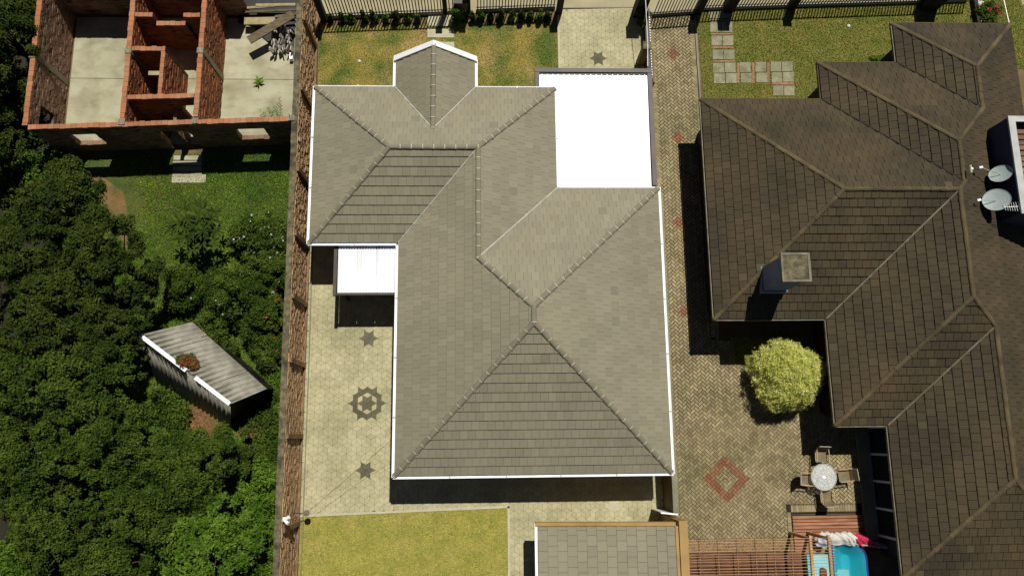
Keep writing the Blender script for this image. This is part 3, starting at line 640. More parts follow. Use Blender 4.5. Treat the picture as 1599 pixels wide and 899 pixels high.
# rooftop tank enclosure
tx0, ty0, ty1, tz = 22.75, 9.1, 13.4, 5.6
tb = thing('roof_tank_enclosure', 'dark blue boxy roof enclosure with a white rim on the dark roof', 'roof structure', (24, 11, 4))
b = MB(); b.box(tx0, tx0+.08, ty0, ty1, 3.4, tz-.08); b.box(tx0+.08, 27, ty0, ty0+.08, 3.2, tz-.08); b.box(tx0+.08, 27, ty1-.08, ty1, 3.2, tz-.08); b.build('wall', 'navy', tb)
b = MB(); b.box(tx0-.04, tx0+.26, ty0-.04, ty1+.04, tz-.08, tz); b.box(tx0+.26, 27, ty1-.22, ty1+.04, tz-.078, tz-.002); b.box(tx0+.26, 27, ty0-.04, ty0+.22, tz-.078, tz-.002); b.build('rim', 'rimc', tb)
b = MB(); b.box(tx0+.08, 27, ty0+.08, ty1-.08, tz-.9, tz-.6); b.build('inner_floor', 'wmortar', tb)
for i in range(14):
    y = ty0+.45+i*.25; b = MB(); b.box(tx0+.34, tx0+2.6, y, y+.19, tz-.6, tz-.42+jit(.03)); b.build('brick_row', 'rbrown', tb)
# satellite dishes
def dish(pc, z, rad, pl, lz, label, normal=(-.35, .5, .8)):
    c = Vector((*at(*pc, z), z)); t = thing('satellite_dish', label, 'satellite dish', tuple(c-Vector((0, 0, .5))), 'satellite dishes on the dark roof')
    n = Vector(normal).normalized(); a = n.cross(Vector((0, 0, 1))).normalized(); bb = n.cross(a); b = MB(); K = 28; rings = [0, .35, .65, .88, 1.0, 1.03]
    vs = [tuple(c-n*.10)]; 
    for i, r in enumerate(rings[1:]):
        for k in range(K):
            th = 2*math.pi*k/K; vs.append(tuple(c+(a*math.cos(th)+bb*math.sin(th)*1.06)*r*rad+n*(.16*r*r*rad-.10+(.015 if r > 1 else 0))))
    fs = [(0, 1+(k+1) % K, 1+k) for k in range(K)]
    for i in range(len(rings)-2):
        for k in range(K): fs.append((1+i*K+k, 1+i*K+(k+1) % K, 1+(i+1)*K+(k+1) % K, 1+(i+1)*K+k))
    b.add(vs, fs); b.build('reflector', 'dish', t, smooth=True)
    e = Vector((*at(*pl, lz), lz)); b = MB(); b.tube([c-n*.12-bb*(0), c-n*.05+(e-c)*.5, e], .018); b.build('feed_arm', 'metal', t)
    b = MB(); b.rbox(e, (.16, .09, .08), (1, .2, 0)); b.build('feed_horn', 'white', t)
    b = MB(); b.tube([c-n*.12, c-n*.2-Vector((0, 0, .1)), c-Vector((.0, .1, .9))], .03); b.build('mast', 'iron', t)
dish((1563, 271), 5.1, .43, (1532, 262), 5.2, 'smaller tilted satellite dish, the upper of the two pale dishes by the dark blue box', (-.72, .42, .7))
dish((1557, 312), 5.2, .5, (1529, 313), 5.2, 'larger round satellite dish, the lower of the two pale dishes by the dark blue box', (-.6, .2, .8))
an = thing('tv_antenna', 'thin white toothed television antenna beside the larger satellite dish', 'antenna', at3(1570, 323, 5.3))
p0, p1 = Vector(at3(1568, 324, 5.4)), Vector(at3(1612, 322, 5.5)); b = MB(); b.tube([p0, p1], .015, 5); b.build('boom', 'white', an)
for i in range(12):
    c = p0.lerp(p1, (i+.5)/12); b = MB(); h = .14+.012*i; b.tube([c+Vector((.02, -h, 0)), c+Vector((-.02, h, 0))], .009, 4); b.build('element', 'white', an)
b = MB(); b.tube([p1, p1-Vector((0, 0, 1))], .02, 5); b.build('mast', 'iron', an)
p = at3(1511, 268, 5.15); vp = thing('vent_pipe', 'short pale vent pipe on the dark roof ridge near the dishes', 'pipe', p)
b = MB(); b.tube([p, (p[0], p[1], p[2]+.35)], .05, 8); b.build('pipe', 'white', vp); b = MB(); b.tube([(p[0]-.03, p[1]-.17, p[2]+.3), (p[0]-.03, p[1]+.17, p[2]+.3)], .045, 6); b.build('cap', 'mortar', vp)

# ================================================================= WALLS OF BRICK
def brick_wall(parent, name, p0, p1, t, z0, z1, mats, blen=.25, bh=.145, openings=(), topsep=True, rough=.022, mortar='rmortar'):
    """p0..p1 centre line; openings (s0, s1, za, zb) measured along the wall. mats = (face brick, top brick)"""
    p0, p1 = Vector((*p0, 0)), Vector((*p1, 0)); d = (p1-p0); L = d.length; d.normalize(); sd = Vector((-d.y, d.x, 0))
    core = MB(); cuts = sorted(openings); s = 0
    def slab(s0, s1, za, zb):
        if s1-s0 > .01 and zb-za > .01: core.rbox(p0+d*(s0+s1)/2+Vector((0, 0, (za+zb)/2)), (s1-s0, t-.03, zb-za), d)
    for o in cuts:
        slab(s, o[0], z0, z1-.03); slab(o[0], o[1], z0, min(o[2], z1-.03)); slab(o[0], o[1], o[3], z1-.03); s = o[1]
    slab(s, L, z0, z1-.03)
    w = core.build(name, mortar, parent); stuff = MB(); n = max(1, round((z1-z0)/bh)); bh = (z1-z0)/n
    for k in range(n):
        za, zb = z0+k*bh, z0+(k+1)*bh-.012; s = -blen/2*(k % 2); top = k == n-1
        while s < L-.02:
            a, b_ = max(s, 0)+.005, min(s+blen, L)-.005; s += blen
            if b_-a < .03: continue
            segs = [(a, b_)]
            for o in openings:
                if zb > o[2]+.02 and za < o[3]-.02:
                    ns = []
                    for x, y in segs:
                        if y <= o[0] or x >= o[1]: ns.append((x, y))
                        else:
                            if x < o[0]-.02: ns.append((x, o[0]))
                            if y > o[1]+.02: ns.append((o[1], y))
                    segs = ns
            for x, y in segs:
                c = p0+d*(x+y)/2+sd*jit(rough*.5)+Vector((0, 0, (za+zb)/2)); tt = t+jit(rough)+(0 if not top else .01)
                if top and topsep:
                    bb = MB(); bb.rbox((0, 0, 0), (y-x, tt, zb-za+jit(.006)), d, mi=0); put(bb.mesh('brick', mats[1]), 'brick', w, tuple(c-WL[w]))
                else: stuff.rbox(c, (y-x, tt, zb-za), d)
        for o in openings: pass
    if stuff.f: stuff.build('bricks', mats[0], w, kind='stuff')
    return w
# ---- tall boundary wall on the left of the grey house
bw = thing('boundary_wall', 'long tall brick boundary wall with a rough pale coping between the yard and the grey house', 'wall', (-8.4, 5, 0))
WZ = 2.85; wxn, wxs = -8.48, -8.36                  # centre line x at the north and south ends
bwall = brick_wall(bw, 'wall', (wxn, 22.6), (wxs, -8), .16, 0, WZ, ('wbrick', 'wbrick'), blen=.2, bh=.1, topsep=False, rough=.035, mortar='wmortar')
b = MB(); yy = 22.6
while yy > -8:
    x = wxn+(22.6-yy)/30.6*(wxs-wxn)-.06; L = random.uniform(.8, 1.5); b2 = MB(); y2 = max(yy-L, -8)
    b2.prism([(x-.14+jit(.012), y2), (x+.12+jit(.01), y2), (x+.12+jit(.01), yy-.004), (x-.14+jit(.012), yy-.004)], WZ, WZ+.07+jit(.008)); b2.build('coping', 'cap', bw); yy = y2
for y in (19.4, 15.9, 12.0, 9.0, 6.2, 3.4, .2, -3.6, -7):
    x = wxn+(22.6-y)/30.6*(wxs-wxn); b = MB(); b.box(x+.08, x+.19, y-.1, y+.1, 0, WZ-.05); b.build('pier', 'wmortar', bw)
b = MB(); b.prism([(-8.3, -8), (-8.2, -8), (-8.27, 22), (-8.37, 22)], 0, .17); b.build('plinth', 'wmortar', bw)
b = MB(); b.tube([(-8.13, 16, .1), (-8.12, 8, .1), (-8.08, 3.7, .1), (-8.06, -8, .1)], .025, 5); b.build('drain_pipe', 'concrete', bw)
# floodlights on the wall
fl = thing('floodlight', 'small white twin headed floodlight standing on the brick boundary wall', 'floodlight', at3(445, 812, 2.9))
p = Vector(at3(446, 811, 2.95)); b = MB(); b.tube([p-Vector((0, 0, .2)), p+Vector((.05, 0, .25))], .04, 6); b.tube([p+Vector((0, 0, .22)), p+Vector((.22, .12, .3))], [.05, .08], 8); b.tube([p+Vector((0, 0, .22)), p+Vector((.2, -.14, .3))], [.05, .08], 8)
b.build('lamp_head', 'white', fl)
b = MB(); b.rbox(p-Vector((.02, 0, .12)), (.22, .16, .05)); b.build('base_plate', 'white', fl)
gl = thing('disc_lamp', 'grey round lamp on a short arm beside the boundary wall and back lawn', 'lamp', at3(478, 801, .9))
p = Vector(at3(479, 801, 1.0)); b = MB(); b.tube([p, p+Vector((0, 0, .05))], .14, 14); b.build('disc', 'dvalley', gl); b = MB(); b.tube([(-8.3, p.y, .95), p], .02, 5); b.build('arm', 'iron', gl)
cb = MB(); P0 = Vector(at3(480, 800, 1.05)); P1 = Vector((-3.7, .2, 2.55)); cb.tube([P0.lerp(P1, t)+Vector((0, 0, -.35*math.sin(math.pi*t))) for t in [i/12 for i in range(13)]], .007, 4)
cb.build('cable', 'iron', label='thin dark cable slung from the boundary wall lamp to the corner of the grey house', cat='cable')

# ---- unfinished brick house
RZ0, RZ1 = .12, 2.95
rn = thing('unfinished_house', 'roofless unfinished house of raw orange brick walls on a concrete floor', 'building', (-14.5, 17, 0))
T = .21
b = MB(); b.prism([(-20.4, 13.9), (-8.55, 14.35), (-8.55, 21.2), (-20.4, 21.0)], -.05, .08); b.build('floor_base', 'earth', rn)
def panel(x0, x1, y0, y1):
    b = MB(); b.prism([(x0+.008, y0+.008), (x1-.008, y0+.008), (x1-.008, y1-.008), (x0+.008, y1-.008)], .08, RZ0+jit(.004)); b.build('floor_panel', 'floor_slab', rn)
for x0, x1 in ((-20.25, -16.1), (-16.09, -12.9), (-12.89, -8.6)):
    for y0, y1 in ((14.2, 15.2), (15.21, 17.6), (17.61, 20.9)): panel(x0, x1, y0, y1)
def wy(x): return 13.86+(x+20.3)*.040
def wallr(p0, p1, m=('rbrick', 'rtop'), **k): return brick_wall(rn, 'wall', p0, p1, k.pop('t', T), RZ0, k.pop('z1', RZ1), m, **k)
wallr((-20.45, 13.95), (-20.42, 24.2), ('rbrown', 'rtop'), openings=[(.3, 1.35, .95, 2.1)])
wallr((-20.3, wy(-20.3)), (-8.62, wy(-8.62)), ('rbrown', 'rtop'), openings=[(1.32, 2.58, .95, 2.15), (5.35, 6.75, 0, 2.15), (8.85, 10.2, .95, 2.15)])
wallr((-16.2, 14.2), (-16.2, 21.0)); wallr((-12.95, 14.4), (-12.93, 21.0))
wallr((-16.06, 19.42), (-15.25, 19.42), t=.2); wallr((-13.85, 19.42), (-13.09, 19.42), t=.2); wallr((-15.25, 19.25), (-13.85, 19.25), t=.2, z1=2.5)
wallr((-16.06, 17.72), (-14.55, 17.72), t=.2); wallr((-14.63, 15.4), (-14.63, 17.6), t=.17); wallr((-16.06, 15.33), (-13.09, 15.42), t=.2, openings=[(2.0, 2.9, .1, 2.1)]); wallr((-14.3, 14.15), (-14.3, 15.25), ('rbrown', 'rbrown'), t=.15, z1=1.9); wallr((-15.25, 14.1), (-15.25, 15.2), ('rbrown', 'rbrown'), t=.15, z1=1.2)
wallr((-20.4, 21.15), (-11.7, 21.15), ('rbrown', 'rtop'))
for x, y in ((-20.45, 17.33), (-16.2, 17.6), (-12.95, 17.63), (-16.2, 14.12), (-12.95, 14.2), (-8.66, 14.35)):
    b = MB(); b.box(x-.145, x+.145, y-.13, y+.13, RZ0, RZ1+.03); cl = b.build('column', 'concrete', rn)
    b = MB()
    for k in range(4): a = Vector((x+(-.08, .08)[k % 2], y+(-.08, .08)[k//2], RZ1)); b.tube([a, a+Vector((jit(.12), jit(.12), .22+jit(.1)))], .007, 4)
    b.build('rebar', 'fascia', cl)
b = MB(); b.rbox((-15.3, 16.9, 2.1), (.55, .2, .1)); b.build('lintel', 'ltimber', rn)
for i in range(5):
    b = MB(); y = 13.62-i*.27; b.box(-14.98+jit(.03), -13.62+jit(.03), y-.235, y-.01, 0, .135-i*.022); b.build('step', 'floor_slab', rn)
b = MB(); x, y = at(296, 280); b.box(x-.8, x+.8, y-.2, y+.2, 0, .05); b.build('paving_slab', 'wslab', kind=None, label='pale concrete slab lying on the grass at the foot of the unfinished house steps', cat='slab')

# timber and scrap in the corner of the ruin
def plank(p0, p1, w, t, m, label, group=None, name='plank'):
    p0, p1 = Vector(p0), Vector(p1); b = MB(); b.rbox((p0+p1)/2, ((p1-p0).length, w, t), p1-p0); o = b.build(name, m, label=label, cat='beam' if name == 'beam' else 'plank', group=group); return o
plank(at3(389, 64, 1.0), at3(458, 23, 1.15), .42, .07, 'timber', 'wide grey wooden beam lying diagonally across the timber pile', name='beam')
for i, (a, c, w, m, lb) in enumerate([((382, 34), (440, 33), .38, 'ltimber', 'pale wide plank lying level under the diagonal beam'), ((376, 14), (430, 10), .12, 'ltimber', 'narrow pale plank near the top of the timber pile'),
        ((400, 9), (462, 8), .14, 'ltimber', 'pale plank at the very top edge of the timber pile'), ((378, 20), (465, 16), .1, 'timber', 'thin grey plank just under the pale planks'), ((430, 27), (465, 22), .12, 'timber', 'short grey plank beside the boundary wall')]):
    z = .6+.04*i; plank(at3(*a, z), at3(*c, z+.03), w, .06, m, lb, 'planks in the timber pile')
sp = thing('rubble_pile', 'heap of broken white and grey tiles stacked on edge below the diagonal beam', 'rubble', at3(440, 62, .15))
for i in range(46):
    x, y = at(425+random.random()*34, 42+random.random()*40, .4); b = MB(); L = .12+.28*random.random()
    b.rbox((x, y, .3+random.random()*.35), (.045+.02*random.random(), L, .3), (1, jit(.3), jit(.4))); b.build('tile_piece', 'scrap', sp)
b = MB(); x, y = at(438, 66, 0); b.prism([(x-2.1, y+2.6), (x-2.1, y+.95), (x-1.3, y+.75), (x-.9, y+.2), (x-.5, y-.15), (x+.1, y-.6), (x+.75, y-.8), (x+.75, y+2.6)], .1, .2); b.build('heap', 'iron', sp)  # flat dark slab added as black backdrop, covers the lit floor under the planks
x, y = at(455, 88, .4); b = MB(); b.box(x-.08, x+.08, y-.17, y+.17, .12, .42); b.build('box', 'white', label='small white upright box beside the tile heap against the boundary wall', cat='box')

# ================================================================= FENCES
def fence(label, p0, p1, h=1.5, sp=.155, zb=.22, m='iron', group='slatted metal fences along the street', wbase=True, name='fence'):
    p0, p1 = Vector((*p0, 0)), Vector((*p1, 0)); d = p1-p0; L = d.length; d.normalize(); t = thing(name, label, 'fence' if name == 'fence' else 'gate', tuple((p0+p1)/2), group)
    n = int(L/sp); me = None
    pb = MB(); pb.rbox((0, 0, 0), (.05, .035, h), d); me = pb.mesh('picket', m)
    for i in range(n):
        c = p0+d*((i+.5)*L/n)+Vector((0, 0, zb+h/2)); put(me, 'picket', t, tuple(c-WL[t]))
    for z in (zb+.12, zb+h-.12):
        b = MB(); b.rbox((p0+p1)/2+Vector((0, 0, z)), (L, .05, .05), d); b.build('rail', m if z > .5 else 'fascia', t)
    if wbase: b = MB(); b.rbox((p0+p1)/2+Vector((0, 0, zb/2)), (L, .14, zb), d); b.build('base_curb', 'mortar' if m == 'iron' else 'concrete', t)
    return t
def pillar(label, p, h=2.2, w=.36):
    t = thing('pillar', label, 'pillar', (*p, 0), 'dark pillars along the street fences'); x, y = p
    b = MB(); b.box(x-w/2, x+w/2, y-w/2, y+w/2, 0, h-.1); b.build('shaft', 'pillar', t); b = MB(); b.box(x-w/2-.05, x+w/2+.05, y-w/2-.05, y+w/2+.05, h-.1, h); b.build('cap', 'fascia', t)
fence('dark slatted fence left of the small street gate above the dry lawn', (-7.75, 21.05), (-2.0, 21.35), h=1.75)
fence('narrow slatted street gate above the pale stepping slabs', (-1.75, 21.4), (-.85, 21.42), h=1.75, group=None, name='gate')
fence('dark slatted fence between the small street gate and the driveway', (-.3, 21.5), (3.75, 21.7), h=1.75)
fence('slatted gate with light bars at the top end of the herringbone brick alley', (8.75, 21.3), (10.95, 21.5), h=1.6, m='metal', name='gate', group=None)
fence('slatted fence above the square slab path of the right lawn', (11.35, 21.7), (15.9, 21.92), h=1.5)
fence('long slatted fence along the upper edge of the right lawn', (16.3, 21.95), (25.5, 22.35), h=1.5)
pillar('dark pillar at the left end of the street fence by the boundary wall', (-8.0, 20.95), 2.2, .3)
pillar('dark gate pillar just left of the pale stepping slabs', (-1.88, 21.38), 2.3, .22); pillar('dark gate pillar just right of the pale stepping slabs', (-.7, 21.45), 2.3, .22)
pillar('dark pillar at the upper left corner of the paved driveway', (3.95, 21.5), 2.2, .3); pillar('broad dark pillar at the upper right corner of the paved driveway', (8.05, 21.45), 2.5, .55)
pillar('dark pillar at the upper right end of the herringbone brick alley', (11.15, 21.55), 2.3, .36); pillar('broad black pillar above the square slab path', (12.75, 21.75), 2.2, .5)
pillar('dark pillar in the middle of the fence above the right lawn', (16.1, 21.9), 2.0, .36); pillar('wide dark pillar at the right end of the lawn fence', (23.4, 22.2), 2.2, .9)
b = MB(); b.rbox((5.9, 21.72, .058), (4.0, .05, .012), (1, .02, 0)); b.build('gate_rail', 'iron', drive)
# mail box by the gate
x, y = at(720, 12, 1.0); mbx = thing('meter_box', 'dark box on posts behind the leafy bush beside the street gate', 'meter box', (x, y, 0))
b = MB(); b.box(x-.35, x+.35, y-.1, y+.1, .9, 1.5); b.build('box', 'fascia', mbx); b = MB(); b.box(x-.3, x-.24, y-.04, y+.04, 0, .9); b.box(x+.24, x+.3, y-.04, y+.04, 0, .9); b.build('posts', 'iron', mbx)
# iron side fence and pillar between driveway and alley
sf = thing('side_fence', 'low dark side fence with white bars along the right edge of the driveway', 'fence', (8.5, 19, 0))
for i in range(26):
    y = 20.9-i*.14; x = 8.32-.0*i; b = MB(); b.box(x-.02, x+.02, y-.03, y+.03, .25, 1.3); b.build('bar', 'white' if i > 2 else 'iron', sf)
for z in (.3, 1.25): b = MB(); b.box(8.29, 8.35, 17.2, 21.0, z-.03, z+.03); b.build('rail', 'iron', sf)
b = MB(); b.box(8.24, 8.4, 17.2, 21.1, 0, .22); b.build('base_curb', 'brownwall', sf)
b = MB(); b.box(8.45, 8.55, 17.2, 19.0, 0, .9); b.build('low_wall', 'wmortar', sf)
t = thing('gate_post', 'weathered square post with a concrete cap between the driveway and the brick alley', 'post', (*at(1008, 70, 1.9), 0)); x, y = at(1011, 71, 1.9)
b = MB(); b.box(x-.16, x+.16, y-.16, y+.16, 0, 1.8); b.build('shaft', 'brownwall', t); b = MB(); b.box(x-.2, x+.2, y-.2, y+.2, 1.8, 1.9); b.build('cap', 'cap', t)
b = MB(); b.tube([at3(1008, -10, 2.2), at3(1012, 70, 1.9), at3(1012, 104, 2.4)], .016, 5); b.build('pipe', 'white', label='thin white pipe running down beside the driveway fence to the carport', cat='pipe')
# stepping slabs of the front path
for i, (y0, y1) in enumerate(((21, 42), (47, 60), (67, 81))):
    xa, ya = at(668, y1); xb, yb = at(710, y0); b = MB(); b.box(xa, xb, ya, yb, .0, .05)
    b.build('stepping_slab', 'wslab', label=('pale slab right under the small street gate', 'pale slab, the middle one of the three on the front lawn', 'pale slab partly hidden by the white porch gable')[i], cat='slab', group='pale slabs on the front lawn')
# square slab path on the right lawn
pth = bpy.data.objects.new('slab_path', None); COL.objects.link(pth); pth['kind'] = 'structure'; WL[pth] = Vector((0, 0, 0))
def pslab(px0, px1, py0, py1, m='slab', name='slab'):
    a = at(px0, py1); b_ = at(px1, py0); c = at(px1, py1); dd = at(px0, py0); B = MB(); z = .055+jit(.006); B.prism([(a[0]+.012, a[1]+.012), (c[0]-.012, c[1]+.012), (b_[0]-.012, b_[1]-.012), (dd[0]+.012, dd[1]-.012)], 0, z if m == 'slab' else .045); B.build(name, m, pth)
sx = 1107; 
for i, (y0, y1) in enumerate(((17, 30.5), (35, 52), (57, 73), (79, 94.5))):
    o = i*1.8; pslab(1107+o, 1124+o, y0, y1); pslab(1124.5+o, 1142+o, y0, y1); pslab(1108+o, 1142+o, y1+.5, y1+4, 'redstrip', 'red_strip')
for r, (y0, y1) in enumerate(((99.5, 115.5), (116, 132))):
    o = r*1.6
    for x0, x1 in ((1113, 1131), (1131.5, 1149), (1155, 1172.5), (1179, 1196.5), (1203, 1220), (1220.5, 1238)): pslab(x0+o, x1+o, y0-(x0-1113)*.022, y1-(x0-1113)*.022)
for x0 in (1150, 1173.5, 1197): pslab(x0+.5, x0+5, 99, 131, 'redstrip', 'red_strip')
pslab(1206, 1240, 129.5, 134, 'redstrip', 'red_strip'); pslab(1207, 1223.5, 135, 151); pslab(1224, 1241, 135, 151)

# ================================================================= CORRUGATED SHED
sh = thing('shed', 'small shed of grey corrugated sheets with a white ridge strip among the trees', 'shed', (-12.5, 3.2, 0))
ra, rb = Vector(at3(219, 523, 2.4)), Vector(at3(360, 631, 2.4)); na, nb = Vector(at3(301, 503, 1.85)), Vector(at3(417, 607, 1.85)); fa_, fb_ = Vector(at3(246, 597, .05)), Vector(at3(361, 667, .05))
def corrug(name, a0, a1, b0, b1, sheets, m, amp=.03, waves=26, sg=5, zup=Vector((0, 0, 1))):
    for s in range(sheets):
        b = MB(); t0, t1 = s/sheets, (s+1)/sheets; n = max(4, int(waves*sg/sheets)); vs = []
        for row in range(2):
            for i in range(n+1):
                t = t0+(t1-t0)*i/n; p = (a0.lerp(a1, t) if row == 0 else b0.lerp(b1, t))+zup*(amp*math.sin(2*math.pi*waves*t)+.006*(s % 2)); vs.append(tuple(p))
        b.add(vs, [(i, i+1, n+2+i, n+1+i) for i in range(n)]); o = b.build(name, m, sh, smooth=True); md = o.modifiers.new('thickness', 'SOLIDIFY'); md.thickness = .012; md.offset = -1
corrug('roof_sheet', ra, rb, na, nb, 4, 'corr', waves=18, amp=.06); nrm = (rb-ra).cross(fa_-ra).normalized()
corrug('wall_sheet', ra-Vector((0, 0, .05)), rb-Vector((0, 0, .05)), fa_, fb_, 4, 'corr', waves=18, amp=.06, zup=-nrm if nrm.z < 0 else nrm)
md_ = ra.lerp(rb, .52); md2 = ra.lerp(rb, .62)
for p0, p1 in ((ra, md_), (md2, rb)): b = MB(); b.rbox((p0+p1)/2+Vector((0, 0, .04)), ((p1-p0).length, .17, .06), p1-p0); b.build('ridge_strip', 'white', sh)
b = MB(); h1 = [rb+(ra-rb)*.04, nb+(na-nb)*.04, fb_+(fa_-fb_)*.04]; g0 = Vector((nb.x, nb.y, 0))+(na-nb)*.04; g0.z = 0
b.add([tuple(h1[0]-Vector((0, 0, .08))), tuple(h1[1]-Vector((0, 0, .06))), tuple(g0), tuple(h1[2])], [(0, 1, 2, 3)]); o = b.build('gable_board', 'iron', sh); o.modifiers.new('t', 'SOLIDIFY').thickness = .03
h2 = [ra+(rb-ra)*.04, na+(nb-na)*.04, fa_+(fb_-fa_)*.04]; g1 = Vector((na.x, na.y, 0))
b = MB(); b.add([tuple(h2[0]-Vector((0, 0, .08))), tuple(h2[1]-Vector((0, 0, .06))), tuple(g1), tuple(h2[2])], [(0, 1, 2, 3)]); o = b.build('gable_board', 'iron', sh); o.modifiers.new('t', 'SOLIDIFY').thickness = .03
b = MB(); b.add([tuple(na-Vector((0, 0, .1))), tuple(nb-Vector((0, 0, .1))), tuple(g0), tuple(g1)], [(0, 1, 2, 3)]); o = b.build('back_board', 'iron', sh); o.modifiers.new('t', 'SOLIDIFY').thickness = .03
x, y = at(392, 704, .2); bk = thing('bucket', 'black plastic bucket lying on the ground below the corrugated shed', 'bucket', (x, y, 0)); b = MB(); b.tube([(x-.17, y, .17), (x+.2, y+.05, .17)], [.13, .17], 14); b.build('body', 'black', bk); b = MB(); b.tube([(x+.19, y+.05, .17), (x+.225, y+.055, .17)], .19, 14); b.build('rim', 'fascia', bk)

# ================================================================= VEGETATION
def leaves(lumps, n, size, aspect=.5, flat=.6, seed=1, up=.6, rough_=.0):
    """numpy quads: leaves on the shells of lumps (centre, radius vector); normals lean outward/up"""
    rg = np.random.RandomState(seed); C_ = np.array([l[0] for l in lumps]); Rr = np.array([l[1] for l in lumps]); w = (Rr.prod(axis=1))**.667; w /= w.sum()
    k = rg.choice(len(lumps), n, p=w); d = rg.normal(size=(n, 3)); d[:, 2] += .35; d /= np.linalg.norm(d, axis=1)[:, None]
    rad = 1.18-.75*rg.rand(n)**1.3; P = C_[k]+d*Rr[k]*rad[:, None]+rg.normal(size=(n, 3))*rough_
    nr = d*.7+rg.normal(size=(n, 3))*flat; nr[:, 2] += up; nr /= np.linalg.norm(nr, axis=1)[:, None]
    t = rg.normal(size=(n, 3)); t -= nr*(t*nr).sum(1)[:, None]; t /= np.linalg.norm(t, axis=1)[:, None]; b_ = np.cross(nr, t)
    s = size*(.6+.8*rg.rand(n))[:, None]; V = np.zeros((n, 4, 3))
    V[:, 0] = P-t*s; V[:, 1] = P-b_*s*aspect+nr*s*.12; V[:, 2] = P+t*s-nr*s*.15; V[:, 3] = P+b_*s*aspect+nr*s*.12
    return V
def lumps_for(c, r, h, n, seed, lump=.38):
    rg = np.random.RandomState(seed); out = []; n = int(max(30, 34*r*r)); ph = rg.rand(4)*6.28
    for i in range(n):
        a = rg.rand()*6.283; edge = 1+.14*math.sin(3*a+ph[0])+.10*math.sin(5*a+ph[1])+.07*math.sin(8*a+ph[2]); q = rg.rand()**.5
        x, y = math.cos(a)*q*r*.93*edge, math.sin(a)*q*r*.93*edge
        z = h*(math.sqrt(max(0, 1-q*q*.92))*(.62+.3*rg.rand())+.10*math.sin(2.3*x+ph[3])*math.sin(2.1*y+ph[0]))
        l = .10+.26*rg.rand()**2; ax_ = .6+.9*rg.rand(2); out.append(((c[0]+x, c[1]+y, max(.1, c[2]+z)), (l*ax_[0], l*ax_[1], l*.8)))
    return out
def tree(px, py, rpx, top, label, m='leaf_dark', n=14000, size=.062, name='tree', cat='tree', group=None, nl=22, flowers=None, base=None, seed=None, aspect=.5, lump=.38):
    r = rpx/34.0*(CH-top)/CH*1.0; x, y = at(px, py, top*.7); seed = seed or int(px*7+py*3); h0 = base if base is not None else top*.35
    t = thing(name, label, cat, (x, y, 0), group); L = lumps_for((x, y, h0), r, top-h0, nl, seed, lump)
    V = leaves(L, int(n*1.3), size, seed=seed, aspect=aspect, rough_=.045); V -= np.array([x, y, 0]); put(fast_mesh('crown', V, m), 'crown', t)
    b = MB(); b.tube([(x, y, 0), (x+jit(.1), y+jit(.1), h0*.6+.2), (x+jit(.2), y+jit(.2), h0+(top-h0)*.4)], [.05+.04*r, .04+.03*r, .03], 7)
    rg = random.Random(seed)
    for l in L[:14]:
        cc = Vector(l[0]); b.tube([(x, y, h0*.5+.1), Vector((x, y, h0)).lerp(cc, .5)+Vector((0, 0, -.1)), cc], [.03+.015*r, .03, .012], 5)
    b.build('trunk', 'bark', t)
    if flowers:
        fm, cnt, fs = flowers; rg2 = np.random.RandomState(seed+5); idx = rg2.choice(len(V), cnt); me = None
        W = leaves([(tuple(V[i].mean(0)+[0, 0, .06]), (.03, .03, .03)) for i in idx], cnt*5, fs, aspect=.8, seed=seed+9, up=1.5)
        put(fast_mesh('flowers', W, fm), 'flowers', t, kind='stuff')
    return t
TG = 'dark trees of the thicket on the left'
TR = [(-5, 45, 62, 5.4, 'leaf_dark', 13000, 'dark tree crown in the upper left corner of the picture'), (-34, 130, 56, 5.0, 'leaf_dark', 9000, 'dark tree at the left edge just above the fan leaved palm'), (-20, 215, 48, 4.2, 'leaf_dark', 7000, 'dark tree at the left edge just below the fan leaved palm'),
 (88, 318, 78, 4.6, 'leaf_dark', 20000, 'dark green tree left of the bare dirt patch below the unfinished house'),
 (30, 395, 80, 4.8, 'leaf_dark', 18000, 'dark tree at the left edge beside the tree left of the dirt patch'),
 (160, 405, 82, 5.0, 'leaf_dark', 20000, 'dark round tree whose crown edge meets the long green lawn strip'),
 (75, 490, 88, 5.2, 'leaf_dark', 20000, 'large dark tree in the middle of the left edge thicket'),
 (160, 520, 62, 4.4, 'leaf_dark', 14000, 'dark tree just left of the upper end of the corrugated shed'),
 (45, 600, 88, 4.8, 'leaf_mid', 18000, 'olive green tree at the left edge level with the corrugated shed'),
 (136, 600, 82, 4.4, 'leaf_mid', 20000, 'mid green tree just left of the corrugated shed wall'),
 (60, 710, 85, 4.6, 'leaf_mid', 18000, 'mid green tree at the left edge below the level of the shed'),
 (165, 700, 78, 4.2, 'leaf_mid', 18000, 'mid green tree below left of the corrugated shed'),
 (282, 738, 76, 3.4, 'leaf_mid', 22000, 'dense mid green tree straight below the corrugated shed'),
 (225, 790, 65, 3.4, 'leaf_mid', 13000, 'smaller tree between the lower thicket and the bright bush at the bottom'),
 (80, 815, 80, 4.2, 'leaf_mid', 15000, 'mid green tree near the lower left corner'),
 (150, 890, 60, 3.0, 'leaf_mid', 9000, 'low mid green tree cut by the bottom edge of the picture'),
 (20, 890, 55, 2.6, 'leaf_bright', 7000, 'bright green bush in the lower left corner of the picture')]
for x, y, r, top, m, n, lb in TR: tree(x, y, r, top, lb, m, n, group=TG, nl=26)
tree(330, 850, 78, 2.9, 'bright leafy bush at the bottom edge left of the boundary wall', 'leaf_bright', 14000, .085, 'bush', 'bush', nl=24)
tree(352, 708, 38, 2.0, 'small rounded tree right of the thicket just below the shed wall', 'leaf_mid', 8000, .06, 'bush', 'bush', nl=14)
